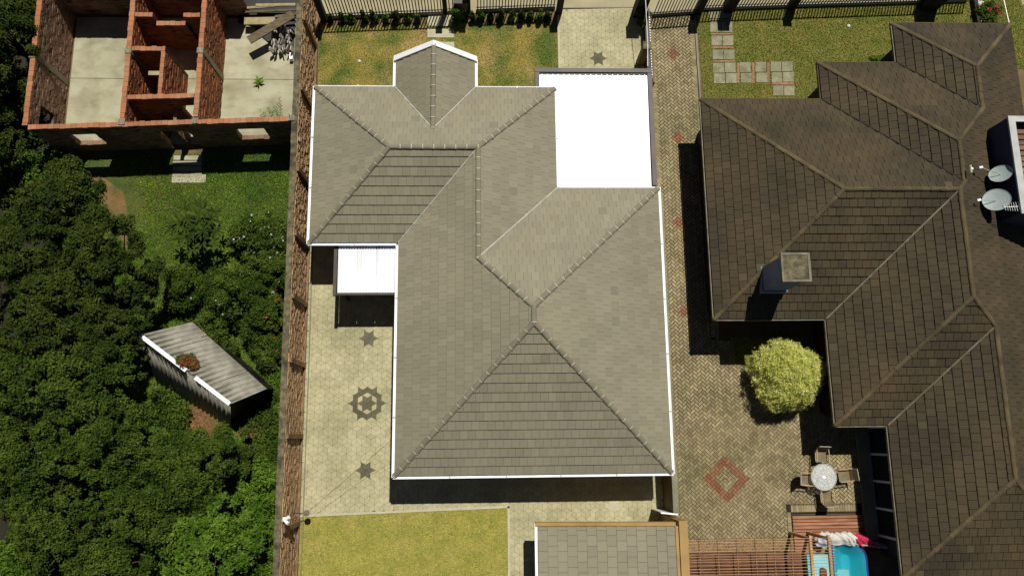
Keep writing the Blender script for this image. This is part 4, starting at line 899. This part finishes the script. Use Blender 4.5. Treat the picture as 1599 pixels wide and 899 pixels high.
tree(58, 272, 46, 1.2, 'low bright green bush below the left corner of the unfinished house', 'leaf_bright', 8000, .06, 'bush', 'bush', base=.1, nl=18)
tree(128, 308, 24, .8, 'tiny bright green bush at the edge of the bare dirt patch', 'leaf_bright', 2500, .05, 'bush', 'bush', base=.05, nl=9)
FG = 'flowering shrubs beside the boundary wall'
for x, y, r, top, n, lb, fl_ in [(400, 365, 46, 1.9, 13000, 'shrub with pale flowers at the top of the row beside the boundary wall', ('petal_white', 60, .04)), (410, 425, 44, 2.1, 12000, 'shrub with pale flowers, second down the row beside the boundary wall', ('petal_white', 34, .04)),
    (355, 455, 48, 2.2, 13000, 'shrub dotted with pale flowers right of the dark shaded gap above the shed', ('petal_white', 26, .036)), (290, 440, 42, 1.6, 9000, 'sparse shrub at the lower end of the green lawn strip', ('petal_white', 6, .035)),
    (325, 520, 42, 1.8, 10000, 'shrub directly above the corrugated shed roof', ('petal_white', 3, .03)), (405, 485, 40, 1.7, 10000, 'shrub with a few red and pale flowers right above the shed beside the wall', ('petal_red', 16, .05)), (418, 545, 30, 1.2, 6000, 'small shrub between the shed roof and the boundary wall', ('petal_red', 5, .04))]:
    tree(x, y, r, top, lb, 'leaf_mid', n, .058, 'flowering_shrub', 'shrub', FG, 16, fl_, base=.1)
# rosettes of large leaves on branches
def rosette(me, parent, c, n, L, tilt=.35, a0=0.0):
    for i in range(n):
        o = put(me, 'leaf', parent, tuple(Vector(c)-WL[parent])); o.rotation_euler = (jit(.15), -tilt-jit(.25), a0+2*math.pi*i/n+jit(.2)); o.scale = (L*(.8+.4*random.random()),)*3
def leafmesh(name, m, w=.16, fold=.04, curve=.18):
    b = MB(); rows = [(0, .15), (.3, .8), (.6, 1.0), (.85, .6), (1.0, .05)]; vs = []
    for t, ww in rows:
        z = -curve*t*t; vs += [(t, -w*ww, z-fold), (t, 0, z), (t, w*ww, z-fold)]
    b.add(vs, [(i*3+k, (i+1)*3+k, (i+1)*3+k+1, i*3+k+1) for i in range(4) for k in range(2)]); return b.mesh(name, m)
lf = leafmesh('leaf', 'leaf_mid'); lfb = leafmesh('leaf', 'leaf_bright'); pl_ = leafmesh('leaf', 'leaf_bright', w=.045, curve=.35); lfd = leafmesh('leaf', 'leaf_dark', w=.13)
x, y = at(308, 355, 1.9); bt = thing('broadleaf_tree', 'small dark tree with rosettes of long broad leaves on the green lawn', 'tree', (x, y, 0)); b = MB(); b.tube([(x, y, 0), (x+.05, y, 1.3)], [.09, .06], 7)
for i in range(20):
    a = i*2.4; q = 1.15*math.sqrt((i+.5)/20); c = (x+math.cos(a)*q, y+math.sin(a)*q, 2.6-.7*q*q+jit(.2)); b.tube([(x+.05, y, 1.2), c], [.03, .015], 5); rosette(lfd if i % 3 else lf, bt, c, 9, .4, .3, a)
b.build('trunk', 'bark', bt)
for px, py, z, L, n, lb in ((25, 150, 1.8, .95, 13, 'fan leaved palm outside the left brick wall, the lower one'), (45, 118, 1.6, .6, 9, 'small palm tuft close to the left brick wall, the upper one')):
    x, y = at(px, py, z); pt = thing('palm', lb, 'palm', (x, y, 0)); b = MB(); b.tube([(x, y, 0), (x, y, z)], .07, 7); b.build('trunk', 'bark', pt)
    for j in range(n):
        a = 2*math.pi*j/n+jit(.2); e = .45+.4*(j % 3)/2; c = Vector((x+math.cos(a)*e*.7*L, y+math.sin(a)*e*.7*L, z+.12-.1*(j % 3)))
        for k in range(7):
            o = put(pl_, 'leaf', pt, tuple(c-WL[pt])); o.rotation_euler = (0, .15+jit(.1), a+(k-3)*.3); o.scale = (L*.55,)*3
x, y = at(405, 129, .2); sd_ = thing('small_plant', 'small leafy plant growing out of the middle of the concrete floor', 'plant', (x, y, .12)); b = MB(); b.tube([(x, y, .1), (x, y, .32)], .012, 5); b.build('stem', 'leaf_mid', sd_); rosette(lfb, sd_, (x, y, .33), 9, .26, .1)
x, y = at(425, 184, .3); wd = thing('weed', 'straggling green weed growing against the front brick wall on the concrete floor', 'plant', (x, y, .12))
for i in range(26): rosette(lfb, wd, (x+jit(.55), y+jit(.22)+.1, .3+random.random()*.5), 3, .1, .2, i)
for i in range(9): rosette(lfb, wd, (x+.3+i*.02+jit(.05), y+.2+i*.09, .6), 3, .09, .2, i)
# bromeliad on the shed roof
x, y, z = at3(294, 566, 2.45); br = thing('bromeliad', 'bushy red and green plant growing through the ridge of the corrugated shed roof', 'plant', (x, y, 2.3))
V = leaves([((jit(.3), jit(.22), .05+.12*random.random()), (.2, .2, .16)) for _ in range(10)], 1500, .06, aspect=.35, seed=3); put(fast_mesh('foliage', V, 'leaf_red'), 'foliage', br)
V = leaves([((jit(.28)-.1, jit(.2)+.05, .08), (.2, .18, .16)) for _ in range(8)], 1100, .06, aspect=.35, seed=4); put(fast_mesh('foliage', V, 'leaf_mid'), 'foliage', br)
# ground cover along the wall in the yard
def cover(poly, n, size, m, label, seed, h=.35, name='ground_cover'):
    rg = np.random.RandomState(seed); xs = [p[0] for p in poly]; ys = [p[1] for p in poly]; L = []
    while len(L) < max(90, min(420, int(area(poly)*5))):
        p = (rg.uniform(min(xs), max(xs)), rg.uniform(min(ys), max(ys)))
        if inside(p, poly): r = .16+.3*rg.rand(); L.append(((p[0], p[1], .05+h*rg.rand()), (r, r, r*.6)))
    put(fast_mesh(name, leaves(L, n, size, seed=seed), m), name, None, kind='stuff', label=label, cat='ground cover')
sheet('woodland_floor', [(-45, 26), (-21, 25.9), (-20.9, 13.2), (-18.6, 2), (-15.1, -7.5), (-15, -20), (-45, -20)], .016, 'under_soil')  # dark sheet standing for the shade beneath the trees
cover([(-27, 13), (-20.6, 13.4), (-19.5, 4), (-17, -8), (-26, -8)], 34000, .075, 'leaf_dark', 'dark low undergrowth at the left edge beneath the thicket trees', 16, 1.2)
cover([(-27, 22), (-21.2, 22), (-21.1, 14.2), (-24.5, 13.2), (-27, 14)], 26000, .08, 'leaf_dark', 'dark undergrowth added to deepen the shade outside the left wall of the unfinished house', 15, .8)  # leafy cover added to darken the strip beside the wall
cover([at(*p) for p in ((395, 640), (440, 600), (436, 740), (392, 735))], 5000, .055, 'leaf_mid', 'weedy ground cover of small leaves between the shed and the boundary wall', 11, .15)
cover([at(*p) for p in ((378, 720), (436, 735), (428, 899), (380, 905))], 13000, .07, 'leaf_bright', 'bright green leafy ground cover along the foot of the boundary wall at the bottom', 12, .5)
cover([at(*p) for p in ((245, 600), (300, 640), (290, 670), (240, 650))], 2200, .07, 'leaf_mid', 'shaded broad leaves beneath the corrugated shed wall', 13, .3)
cover([at(*p) for p in ((420, 540), (445, 545), (440, 620), (424, 610))], 2500, .05, 'leaf_bright', 'narrow strip of small leaves between the shed roof end and the wall', 14, .15)
b = MB(); b.prism(ccw([at(*p) for p in ((268, 640), (300, 632), (355, 660), (330, 690), (285, 672))]), .0, .03); b.build('leaf_litter', 'litter', kind='structure')
b = MB(); b.prism(ccw([at(*p) for p in ((385, 640), (420, 625), (425, 665), (400, 690), (372, 680))]), .0, .03); b.build('leaf_litter', 'litter', kind='structure')
# golden shrub
gx, gy = at(1230, 585, 1.3); gs = thing('golden_shrub', 'large round yellow green conifer shrub on the brick patio beside the dark roof', 'shrub', (gx, gy, 0))
rg = np.random.RandomState(5); L = []
for i in range(46):
    a = rg.rand()*6.283; e = 1.42+.2*rg.rand(); L.append(((math.cos(a)*e, math.sin(a)*e, .5+.9*rg.rand()), (.15, .15, .14)))
for i in range(210):
    a = i*2.39996; q = math.sqrt((i+.5)/210); rr = 1.5*(1+.10*math.sin(3*a+1)+.07*math.sin(5*a)+.05*math.sin(11*a)); x, y = math.cos(a)*q*rr, math.sin(a)*q*rr; z = .5+1.75*math.sqrt(max(0, 1-q*q*.97))+rg.rand()*.28; l = .10+.12*rg.rand(); L.append(((x, y, z), (l, l, l*1.3)))
V = leaves(L, 30000, .085, aspect=.16, flat=1.0, seed=8, up=.2, rough_=.05); put(fast_mesh('foliage', V, 'leaf_gold'), 'foliage', gs)
b = MB(); b.tube([(gx, gy, 0), (gx, gy, 1.2)], [.12, .07], 7)
for i in range(12): a = i*.52; b.tube([(gx, gy, .2), (gx+math.cos(a)*.6, gy+math.sin(a)*.6, 1.1), (gx+math.cos(a)*.9, gy+math.sin(a)*.9, 1.6)], [.04, .03, .015], 5)
b.build('trunk', 'bark', gs)
# hedge plants along the street fence
hs_ = [(516, .5), (535, .55), (549, .4), (571, .7), (585, .75), (603, .45), (618, .75), (636, .45), (652, .5), (717, 1.15), (738, .6), (752, .7), (766, .5), (782, .9), (800, .55), (814, .8), (828, .6), (843, .75), (855, .65)]
for i, (px, h) in enumerate(hs_):
    x, y = at(px, 31 if px < 700 else 29, .2); r = .11+.08*h; k = i+1
    rk = sum(1 for q_ in hs_ if q_[0] <= 700 and q_[0] >= px) if px < 700 else sum(1 for q_ in hs_ if 717 < q_[0] <= px)
    lb = 'large bright bush at the right gate pillar of the front lawn' if px == 717 else '%s upright shrub %s of the small street gate along the fence' % (('first', 'second', 'third', 'fourth', 'fifth', 'sixth', 'seventh', 'eighth', 'ninth', 'tenth')[rk-1], ('left', 'right')[px > 700])
    t = thing('hedge_shrub', lb, 'shrub', (x, y, 0), None if px == 717 else ('shrubs along the fence left of the gate', 'shrubs along the fence right of the gate')[px > 700]); 
    if px == 717: r = .36
    V = leaves([((jit(r*.5), jit(r*.5), .12+h*j/6), (r*(1-.09*j), r*(1-.09*j), .16)) for j in range(6)], int(1200*h)+300, .045, seed=i+40); put(fast_mesh('foliage', V, ('leaf_dark', 'leaf_mid', 'leaf_bright')[i % 3] if px != 717 else 'leaf_bright'), 'foliage', t)
    b = MB(); b.tube([(x, y, 0), (x+jit(.03), y, h*.8)], [.02, .01], 5); b.build('stem', 'bark', t)
x, y = at(983, 22, .8); t = thing('shrub', 'round green shrub behind the pillar between the driveway and the brick alley', 'shrub', (*at(1005, 28, .6), 0))
V = leaves([((jit(.2), jit(.3), .4+.5*random.random()), (.22, .22, .22)) for j in range(9)], 1600, .05, seed=77); put(fast_mesh('foliage', V, 'leaf_mid'), 'foliage', t)
x, y = at(1365, 88); t = thing('shrub', 'small bright tuft of leaves at the corner where the dark roof meets the right lawn', 'shrub', (*at(1375, 93, .2), 0)); V = leaves([((jit(.35), jit(.15), .12), (.18, .18, .12)) for j in range(9)], 900, .05, seed=78); put(fast_mesh('foliage', V, 'leaf_bright'), 'foliage', t)
# flower bed with white pebbles by the upper right corner
b = MB()
x0, y0 = at(1528, 38); x1, y1 = at(1521, -3)
b.prism([(x0-.25, y0-.6), (x0-.05, y0-.6), (x1-.05, y1), (x1-.25, y1)], 0, .35); b.build('bed_wall', 'pillar', label='dark low edging wall of the flower bed at the upper right corner', cat='edging')
pb = MB()
for i in range(220):
    t_ = random.random(); x = x0+(x1-x0)*t_+.05+random.random()*.32; y = y0-.6+(y1-y0+.6)*t_; s = .03+.035*random.random(); pb.rbox((x, y, .05+random.random()*.05), (s*2, s*1.5, s), (1, jit(1), jit(.3)))
pb.build('pebbles', 'wcloth', kind='stuff', label='strip of white pebbles beside the flower bed at the upper right corner', cat='pebbles')
t = thing('flowering_plant', 'pink flowering plant in the upper right flower bed', 'plant', (*at(1546, 20, .4), 0)); L_ = [((jit(.5), jit(.5), .2+.3*random.random()), (.25, .25, .2)) for j in range(12)]; V = leaves(L_, 1800, .05, seed=79); put(fast_mesh('foliage', V, 'leaf_mid'), 'foliage', t)
W = leaves([((jit(.25), jit(.25), .62), (.12, .1, .06)) for j in range(3)], 90, .04, seed=80, aspect=.8); put(fast_mesh('flowers', W, 'petal_pink'), 'flowers', t)
wf = thing('wire_fence', 'thin wire fence with slanting wires behind the pink flowering plant', 'fence', (*at(1565, 20), 0)); a0, a1 = Vector(at3(1577, 40, .9)), Vector(at3(1565, -12, .9))
b = MB(); b.tube([a0, a1], .02, 5); b.build('rail', 'metal', wf)
for i in range(22): c = a0.lerp(a1, i/21); b = MB(); b.tube([c, (c.x-.0, c.y, .05)], .01, 4); b.build('wire', 'metal', wf)
for (px, py, s, lb) in ((562, 97, .07, 'small white round stone on the dry front lawn'), (560, 136, .07, 'small white round stone at the gutter edge of the grey roof'), (1325, 42, .08, 'small white scrap lying on the right lawn')):
    x, y = at(px, py); b = MB(); b.tube([(x, y, .0), (x, y, .07), (x, y, .1)], [s*1.2, s*1.1, s*.4], 9); b.build('stone', 'wcloth', label=lb, cat='stone')

# ================================================================= PATIO
# table with four chairs
TX, TY = at(1287, 745, .74)
tbl = thing('patio_table', 'round patio table with a mottled glass top and metal spokes', 'table', (TX, TY, 0)); b = MB(); K = 36
ring = [(math.cos(2*math.pi*k/K), math.sin(2*math.pi*k/K)) for k in range(K)]
b.prism([(TX+.56*x, TY+.56*y) for x, y in ring], .735, .742); b.build('glass_top', 'glass', tbl)
b = MB(); b.tube([(TX+.585*x, TY+.585*y, .735) for x, y in ring+[ring[0]]], .02, 6); b.build('rim', 'metal', tbl)
for a in (.6, 2.4, 3.9, 5.4): b = MB(); b.tube([(TX, TY, .72), (TX+.58*math.cos(a), TY+.58*math.sin(a), .72)], .016, 5); b.build('spoke', 'metal', tbl)
b = MB(); b.tube([(TX, TY, .7), (TX, TY, .745), (TX, TY, .76)], [.08, .08, .05], 12); b.build('hub', 'white', tbl)
for a in (.8, 2.37, 3.94, 5.5): b = MB(); b.tube([(TX+.5*math.cos(a), TY+.5*math.sin(a), .73), (TX+.42*math.cos(a), TY+.42*math.sin(a), .4), (TX+.5*math.cos(a), TY+.5*math.sin(a), .04)], .016, 5); b.build('leg', 'iron', tbl)
b = MB(); b.prism([(TX+.3*x, TY+.3*y) for x, y in ring], .3, .32); b.build('shelf', 'redstrip', tbl)
def chair(label):
    t = thing('patio_chair', label, 'chair', (0, 0, 0), 'sling chairs around the round patio table')    # faces +y
    vs = []; prof = [(.26, .44), (.1, .415), (-.1, .40), (-.24, .42), (-.33, .62), (-.42, .92)]
    b = MB()
    for y, z in prof[:4]: vs += [(-.24, y, z), (.24, y, z)]
    b.add(vs, [(2*i, 2*i+1, 2*i+3, 2*i+2) for i in range(3)]); o = b.build('seat', 'sling', t); o.modifiers.new('t', 'SOLIDIFY').thickness = .015
    b = MB(); vs = []
    for y, z in prof[3:]: vs += [(-.24, y, z+.003), (.24, y, z+.003)]
    b.add(vs, [(2*i, 2*i+1, 2*i+3, 2*i+2) for i in range(2)]); o = b.build('backrest', 'sling', t); o.modifiers.new('t', 'SOLIDIFY').thickness = .015
    b = MB()
    for s in (-1, 1): b.tube([(s*.255, y, z) for y, z in prof], .014, 6)
    b.tube([(-.255, -.42, .92), (.255, -.42, .92)], .02, 6); b.tube([(-.255, .26, .44), (.255, .26, .44)], .014, 6); b.build('frame', 'metal', t)
    for s in (-1, 1):
        b = MB(); b.tube([(s*.28, .3, .62), (s*.285, .1, .645), (s*.28, -.12, .645), (s*.265, -.33, .635)], [.02, .024, .024, .018], 6); b.build('armrest', 'arm', t)
        for y0, y1 in ((.28, .32), (-.26, -.36)): b = MB(); b.tube([(s*.27, y0, .63 if y0 > 0 else .42), (s*.275, y1, .0)], .013, 5); b.build('leg', 'iron', t)
    return t
def place(o, px, py, rot):
    x, y = at(px, py, .43); o.location = (x, y, .05); o.rotation_euler.z = rot
c0 = chair('beige sling chair above the round glass table, its back toward the big black shadow')
cl_ = [c0]+[copy_tree(c0) for _ in range(3)]
for o, (px, py, rot, lb) in zip(cl_, [(1282, 712, math.pi+.0-.05, 'beige sling chair above the round glass table'), (1258, 748, -math.pi/2-.08, 'beige sling chair left of the round glass table'),
        (1318, 742, math.pi/2+.1, 'beige sling chair right of the round glass table, half in shadow'), (1290, 775, .05+.0, 'beige sling chair below the round glass table')]):
    place(o, px, py, rot); o['label'] = lb
# deck, gravel and pergola
def rect(px0, px1, py0, py1, z=0.0): a = at(px0, py1, z); b_ = at(px1, py0, z); return a[0], b_[0], a[1], b_[1]
dk = bpy.data.objects.new('deck', None); COL.objects.link(dk); dk['kind'] = 'structure'; WL[dk] = Vector((0, 0, 0))
yy = -3.62
while yy > -5.1:
    b = MB(); z = .1+jit(.004); b.box(14.05, 17.3, yy-.118, yy, .02, z); b.build('deck_board', 'deck', dk); yy -= .147
sheet('deck_underlay', [(14.03, -3.58), (17.4, -3.58), (17.4, -5.2), (14.03, -5.2)], .024, 'dunder')
gr = sheet('gravel_bed', [(8.95, -4.6), (14.02, -4.6), (14.02, -5.15), (8.95, -5.15)], .03, 'gravel')
gb = MB()
for i in range(5000):
    x, y = random.uniform(8.97, 13.98), random.uniform(-5.12, -4.58); s = .018+.02*random.random(); gb.rbox((x, y, .04), (s*2, s*1.6, s), (1, jit(1.5), jit(.3)))
gb.build('pebbles', 'gravel', kind='stuff', label='brownish gravel strip lying under the top end of the wooden pergola', cat='gravel')
yy = -5.17
while yy > -8:
    x = 8.95
    while x < 14.4:
        L = random.uniform(1.2, 2.4); x2 = min(x+L, 14.45)
        b = MB(); b.box(x, x2-.01, yy-.14, yy, .02, .09+jit(.006)); b.build('floor_board', 'ddeck', dk); x = x2
    yy -= .15
pg = thing('pergola', 'wooden pergola of thin horizontal slats between the tan wall and the blue pool', 'pergola', (12, -5, 0)); PZ = 2.3
xa, _ = at(1069, 842, PZ); xb, _ = at(1302, 842, PZ); ytop = at(1100, 843, PZ)[1]; y = ytop; i = 0
while y > -8.2:
    b = MB(); b.rbox(((xa+xb)/2, y, PZ+.02+jit(.006)), (xb-xa+jit(.05), .018, .03), (1, jit(.0025), jit(.001))); b.build('slat', 'slat', pg); y -= .125+jit(.025); i += 1
for px in (1093, 1122, 1152, 1181, 1210, 1237): x, _ = at(px, 870, PZ-.06); b = MB(); b.box(x-.022, x+.022, -8.2, ytop+.04, PZ-.09, PZ-.02); b.build('rafter', 'raft', pg)
for px in (1268, 1297): x, _ = at(px, 870, PZ-.06); b = MB(); b.box(x-.055, x+.055, -8.2, ytop+.1, PZ-.16, PZ-.01); b.build('beam', 'slat', pg)
for px in (1268, 1297): x, _ = at(px, 870, PZ-.06); b = MB(); b.box(x-.06, x+.06, ytop-.1, ytop+.02, 0, PZ-.2); b.build('post', 'slat', pg)
# pool
po = thing('pool', 'small turquoise fibreglass pool with a rounded upper right corner at the bottom edge', 'pool', (16, -7, 0)); PT = .55
x0, y0 = at(1299, 848, PT); x1, _ = at(1352, 899, PT); x1 = 17.05
def rr(ins, z, rad=.75):
    xl, xr, yt, yb = x0+ins, x1-ins, y0-ins, -10+ins; r = max(.1, rad-ins); pts = [(xl, yb), (xr, yb)]
    for k in range(9): a = math.pi/2*k/8; pts.append((xr-r+r*math.cos(a), yt-r+r*math.sin(a)))
    pts += [(xl+.12, yt), (xl, yt-.12)]; return [(x, y, z) for x, y in pts]
b = MB(); loops = [rr(0, PT), rr(.05, PT), rr(.09, PT-.05), rr(.45, PT-.42), rr(.55, PT-.5)]; n = len(loops[0]); vs = sum(loops, []); fs = []
for i in range(len(loops)-1):
    for k in range(n): fs.append((i*n+k, i*n+(k+1) % n, (i+1)*n+(k+1) % n, (i+1)*n+k))
fs.append(tuple((len(loops)-1)*n+k for k in range(n))); b.add(vs, fs); b.build('shell', 'pool', po)
b = MB(); lo = [rr(-.07, PT+.02), rr(.02, PT+.02)], [rr(-.07, .0)]; L3 = rr(-.07, .0)+rr(-.07, PT+.01)+rr(.03, PT+.01)
b.add(L3, [(i*n+k, i*n+(k+1) % n, (i+1)*n+(k+1) % n, (i+1)*n+k) for i in range(2) for k in range(n)]); b.build('rim', 'poolrim', po)
b = MB(); b.add(rr(.1, PT-.1), [tuple(range(n))]); b.build('water', 'water', po)
b = MB(); b.box(x0+.1, x0+.75, -9.8, y0-1.15, PT-.5, PT-.18); b.build('seat_step', 'poolin', po)
sx0, sy0 = at(1259, 866, .3); b = MB(); b.box(sx0, x0-.08, -9.9, sy0, .0, .3); b.build('splash_tray', 'poolin', label='pale aqua shallow tray under the pergola slats beside the turquoise pool', cat='tray')
x, y = at(1287, 892, .4); b = MB(); b.prism([(x-.18, y-.4), (x+.15, y-.4), (x+.12, y+.1), (x-.02, y+.16), (x-.14, y+.12)], .31, .42); b.build('mat', 'ddeck', label='small brown mat lying on the pale aqua tray under the pergola', cat='mat')
# cloths hung over the pool edge
def cloth(pts, m, label, seed, z0=.62, drop=.35, name='towel'):
    rg = np.random.RandomState(seed); nx, ny = 26, 9; (tl, tr, br_, bl) = [Vector(at3(*p, z0)) for p in pts]; vs = []
    for j in range(ny+1):
        for i in range(nx+1):
            u, v = i/nx, j/ny; p = (tl.lerp(tr, u)).lerp(bl.lerp(br_, u), v); ph = seed
            z = .05*math.sin(u*8+ph+v*2.5)*(1-.3*v)+.02*math.sin(u*17+ph*2-v*3)+.16*math.sin(math.pi*min(1, v*1.2))
            p = p+Vector((.02*math.sin(v*9+ph), .03*math.sin(u*12+ph), z)); vs.append(tuple(p))
    b = MB(); W_ = nx+1; b.add(vs, [(j*W_+i, j*W_+i+1, (j+1)*W_+i+1, (j+1)*W_+i) for j in range(ny) for i in range(nx)]); o = b.build(name, m, None, label=label, cat='towel', smooth=True)
    o.modifiers.new('t', 'SOLIDIFY').thickness = .012; return o
cloth([(1281, 830), (1299, 831), (1304, 851), (1272, 841)], 'wcloth', 'crumpled white towel, the leftmost draped on the pool edge', 1)
cloth([(1277, 840), (1296, 843), (1292, 858), (1274, 850)], 'pcloth', 'small patterned white and blue towel hanging beside the pergola beam', 2)
cloth([(1299, 832), (1318, 831), (1343, 851), (1300, 851)], 'wcloth', 'white towel in the middle of the pool edge beside the cream one', 3)
cloth([(1314, 830), (1330, 831), (1348, 852), (1331, 852)], 'wcloth', 'cream towel touching the pink towel on the pool edge', 4)
cloth([(1329, 834), (1344, 833), (1379, 854), (1345, 853)], 'rcloth', 'bright pink towel draped beside the white towels on the pool edge', 5)
cloth([(1362, 846), (1374, 847), (1398, 857), (1378, 855)], 'gcloth', 'dark grey towel in the shadow at the right end of the pool edge', 6)
b = MB(); p0, p1 = Vector(at3(1272, 842, .66)), Vector(at3(1392, 856, .66)); b.tube([p0, p1], .03, 6)
for t_ in (.02, .5, .98): c = p0.lerp(p1, t_); b.tube([c, (c.x, c.y, 0)], .025, 5)
b.build('towel_rail', 'metal', label='low metal rail carrying the towels along the upper pool edge', cat='rail')
# access cover
x, y = at(959, 789); b = MB(); b.box(x-.23, x+.23, y-.22, y+.22, .04, .062); b.build('access_cover', 'wslab', label='square pale access cover set in the paving below the grey roof shadow', cat='cover')
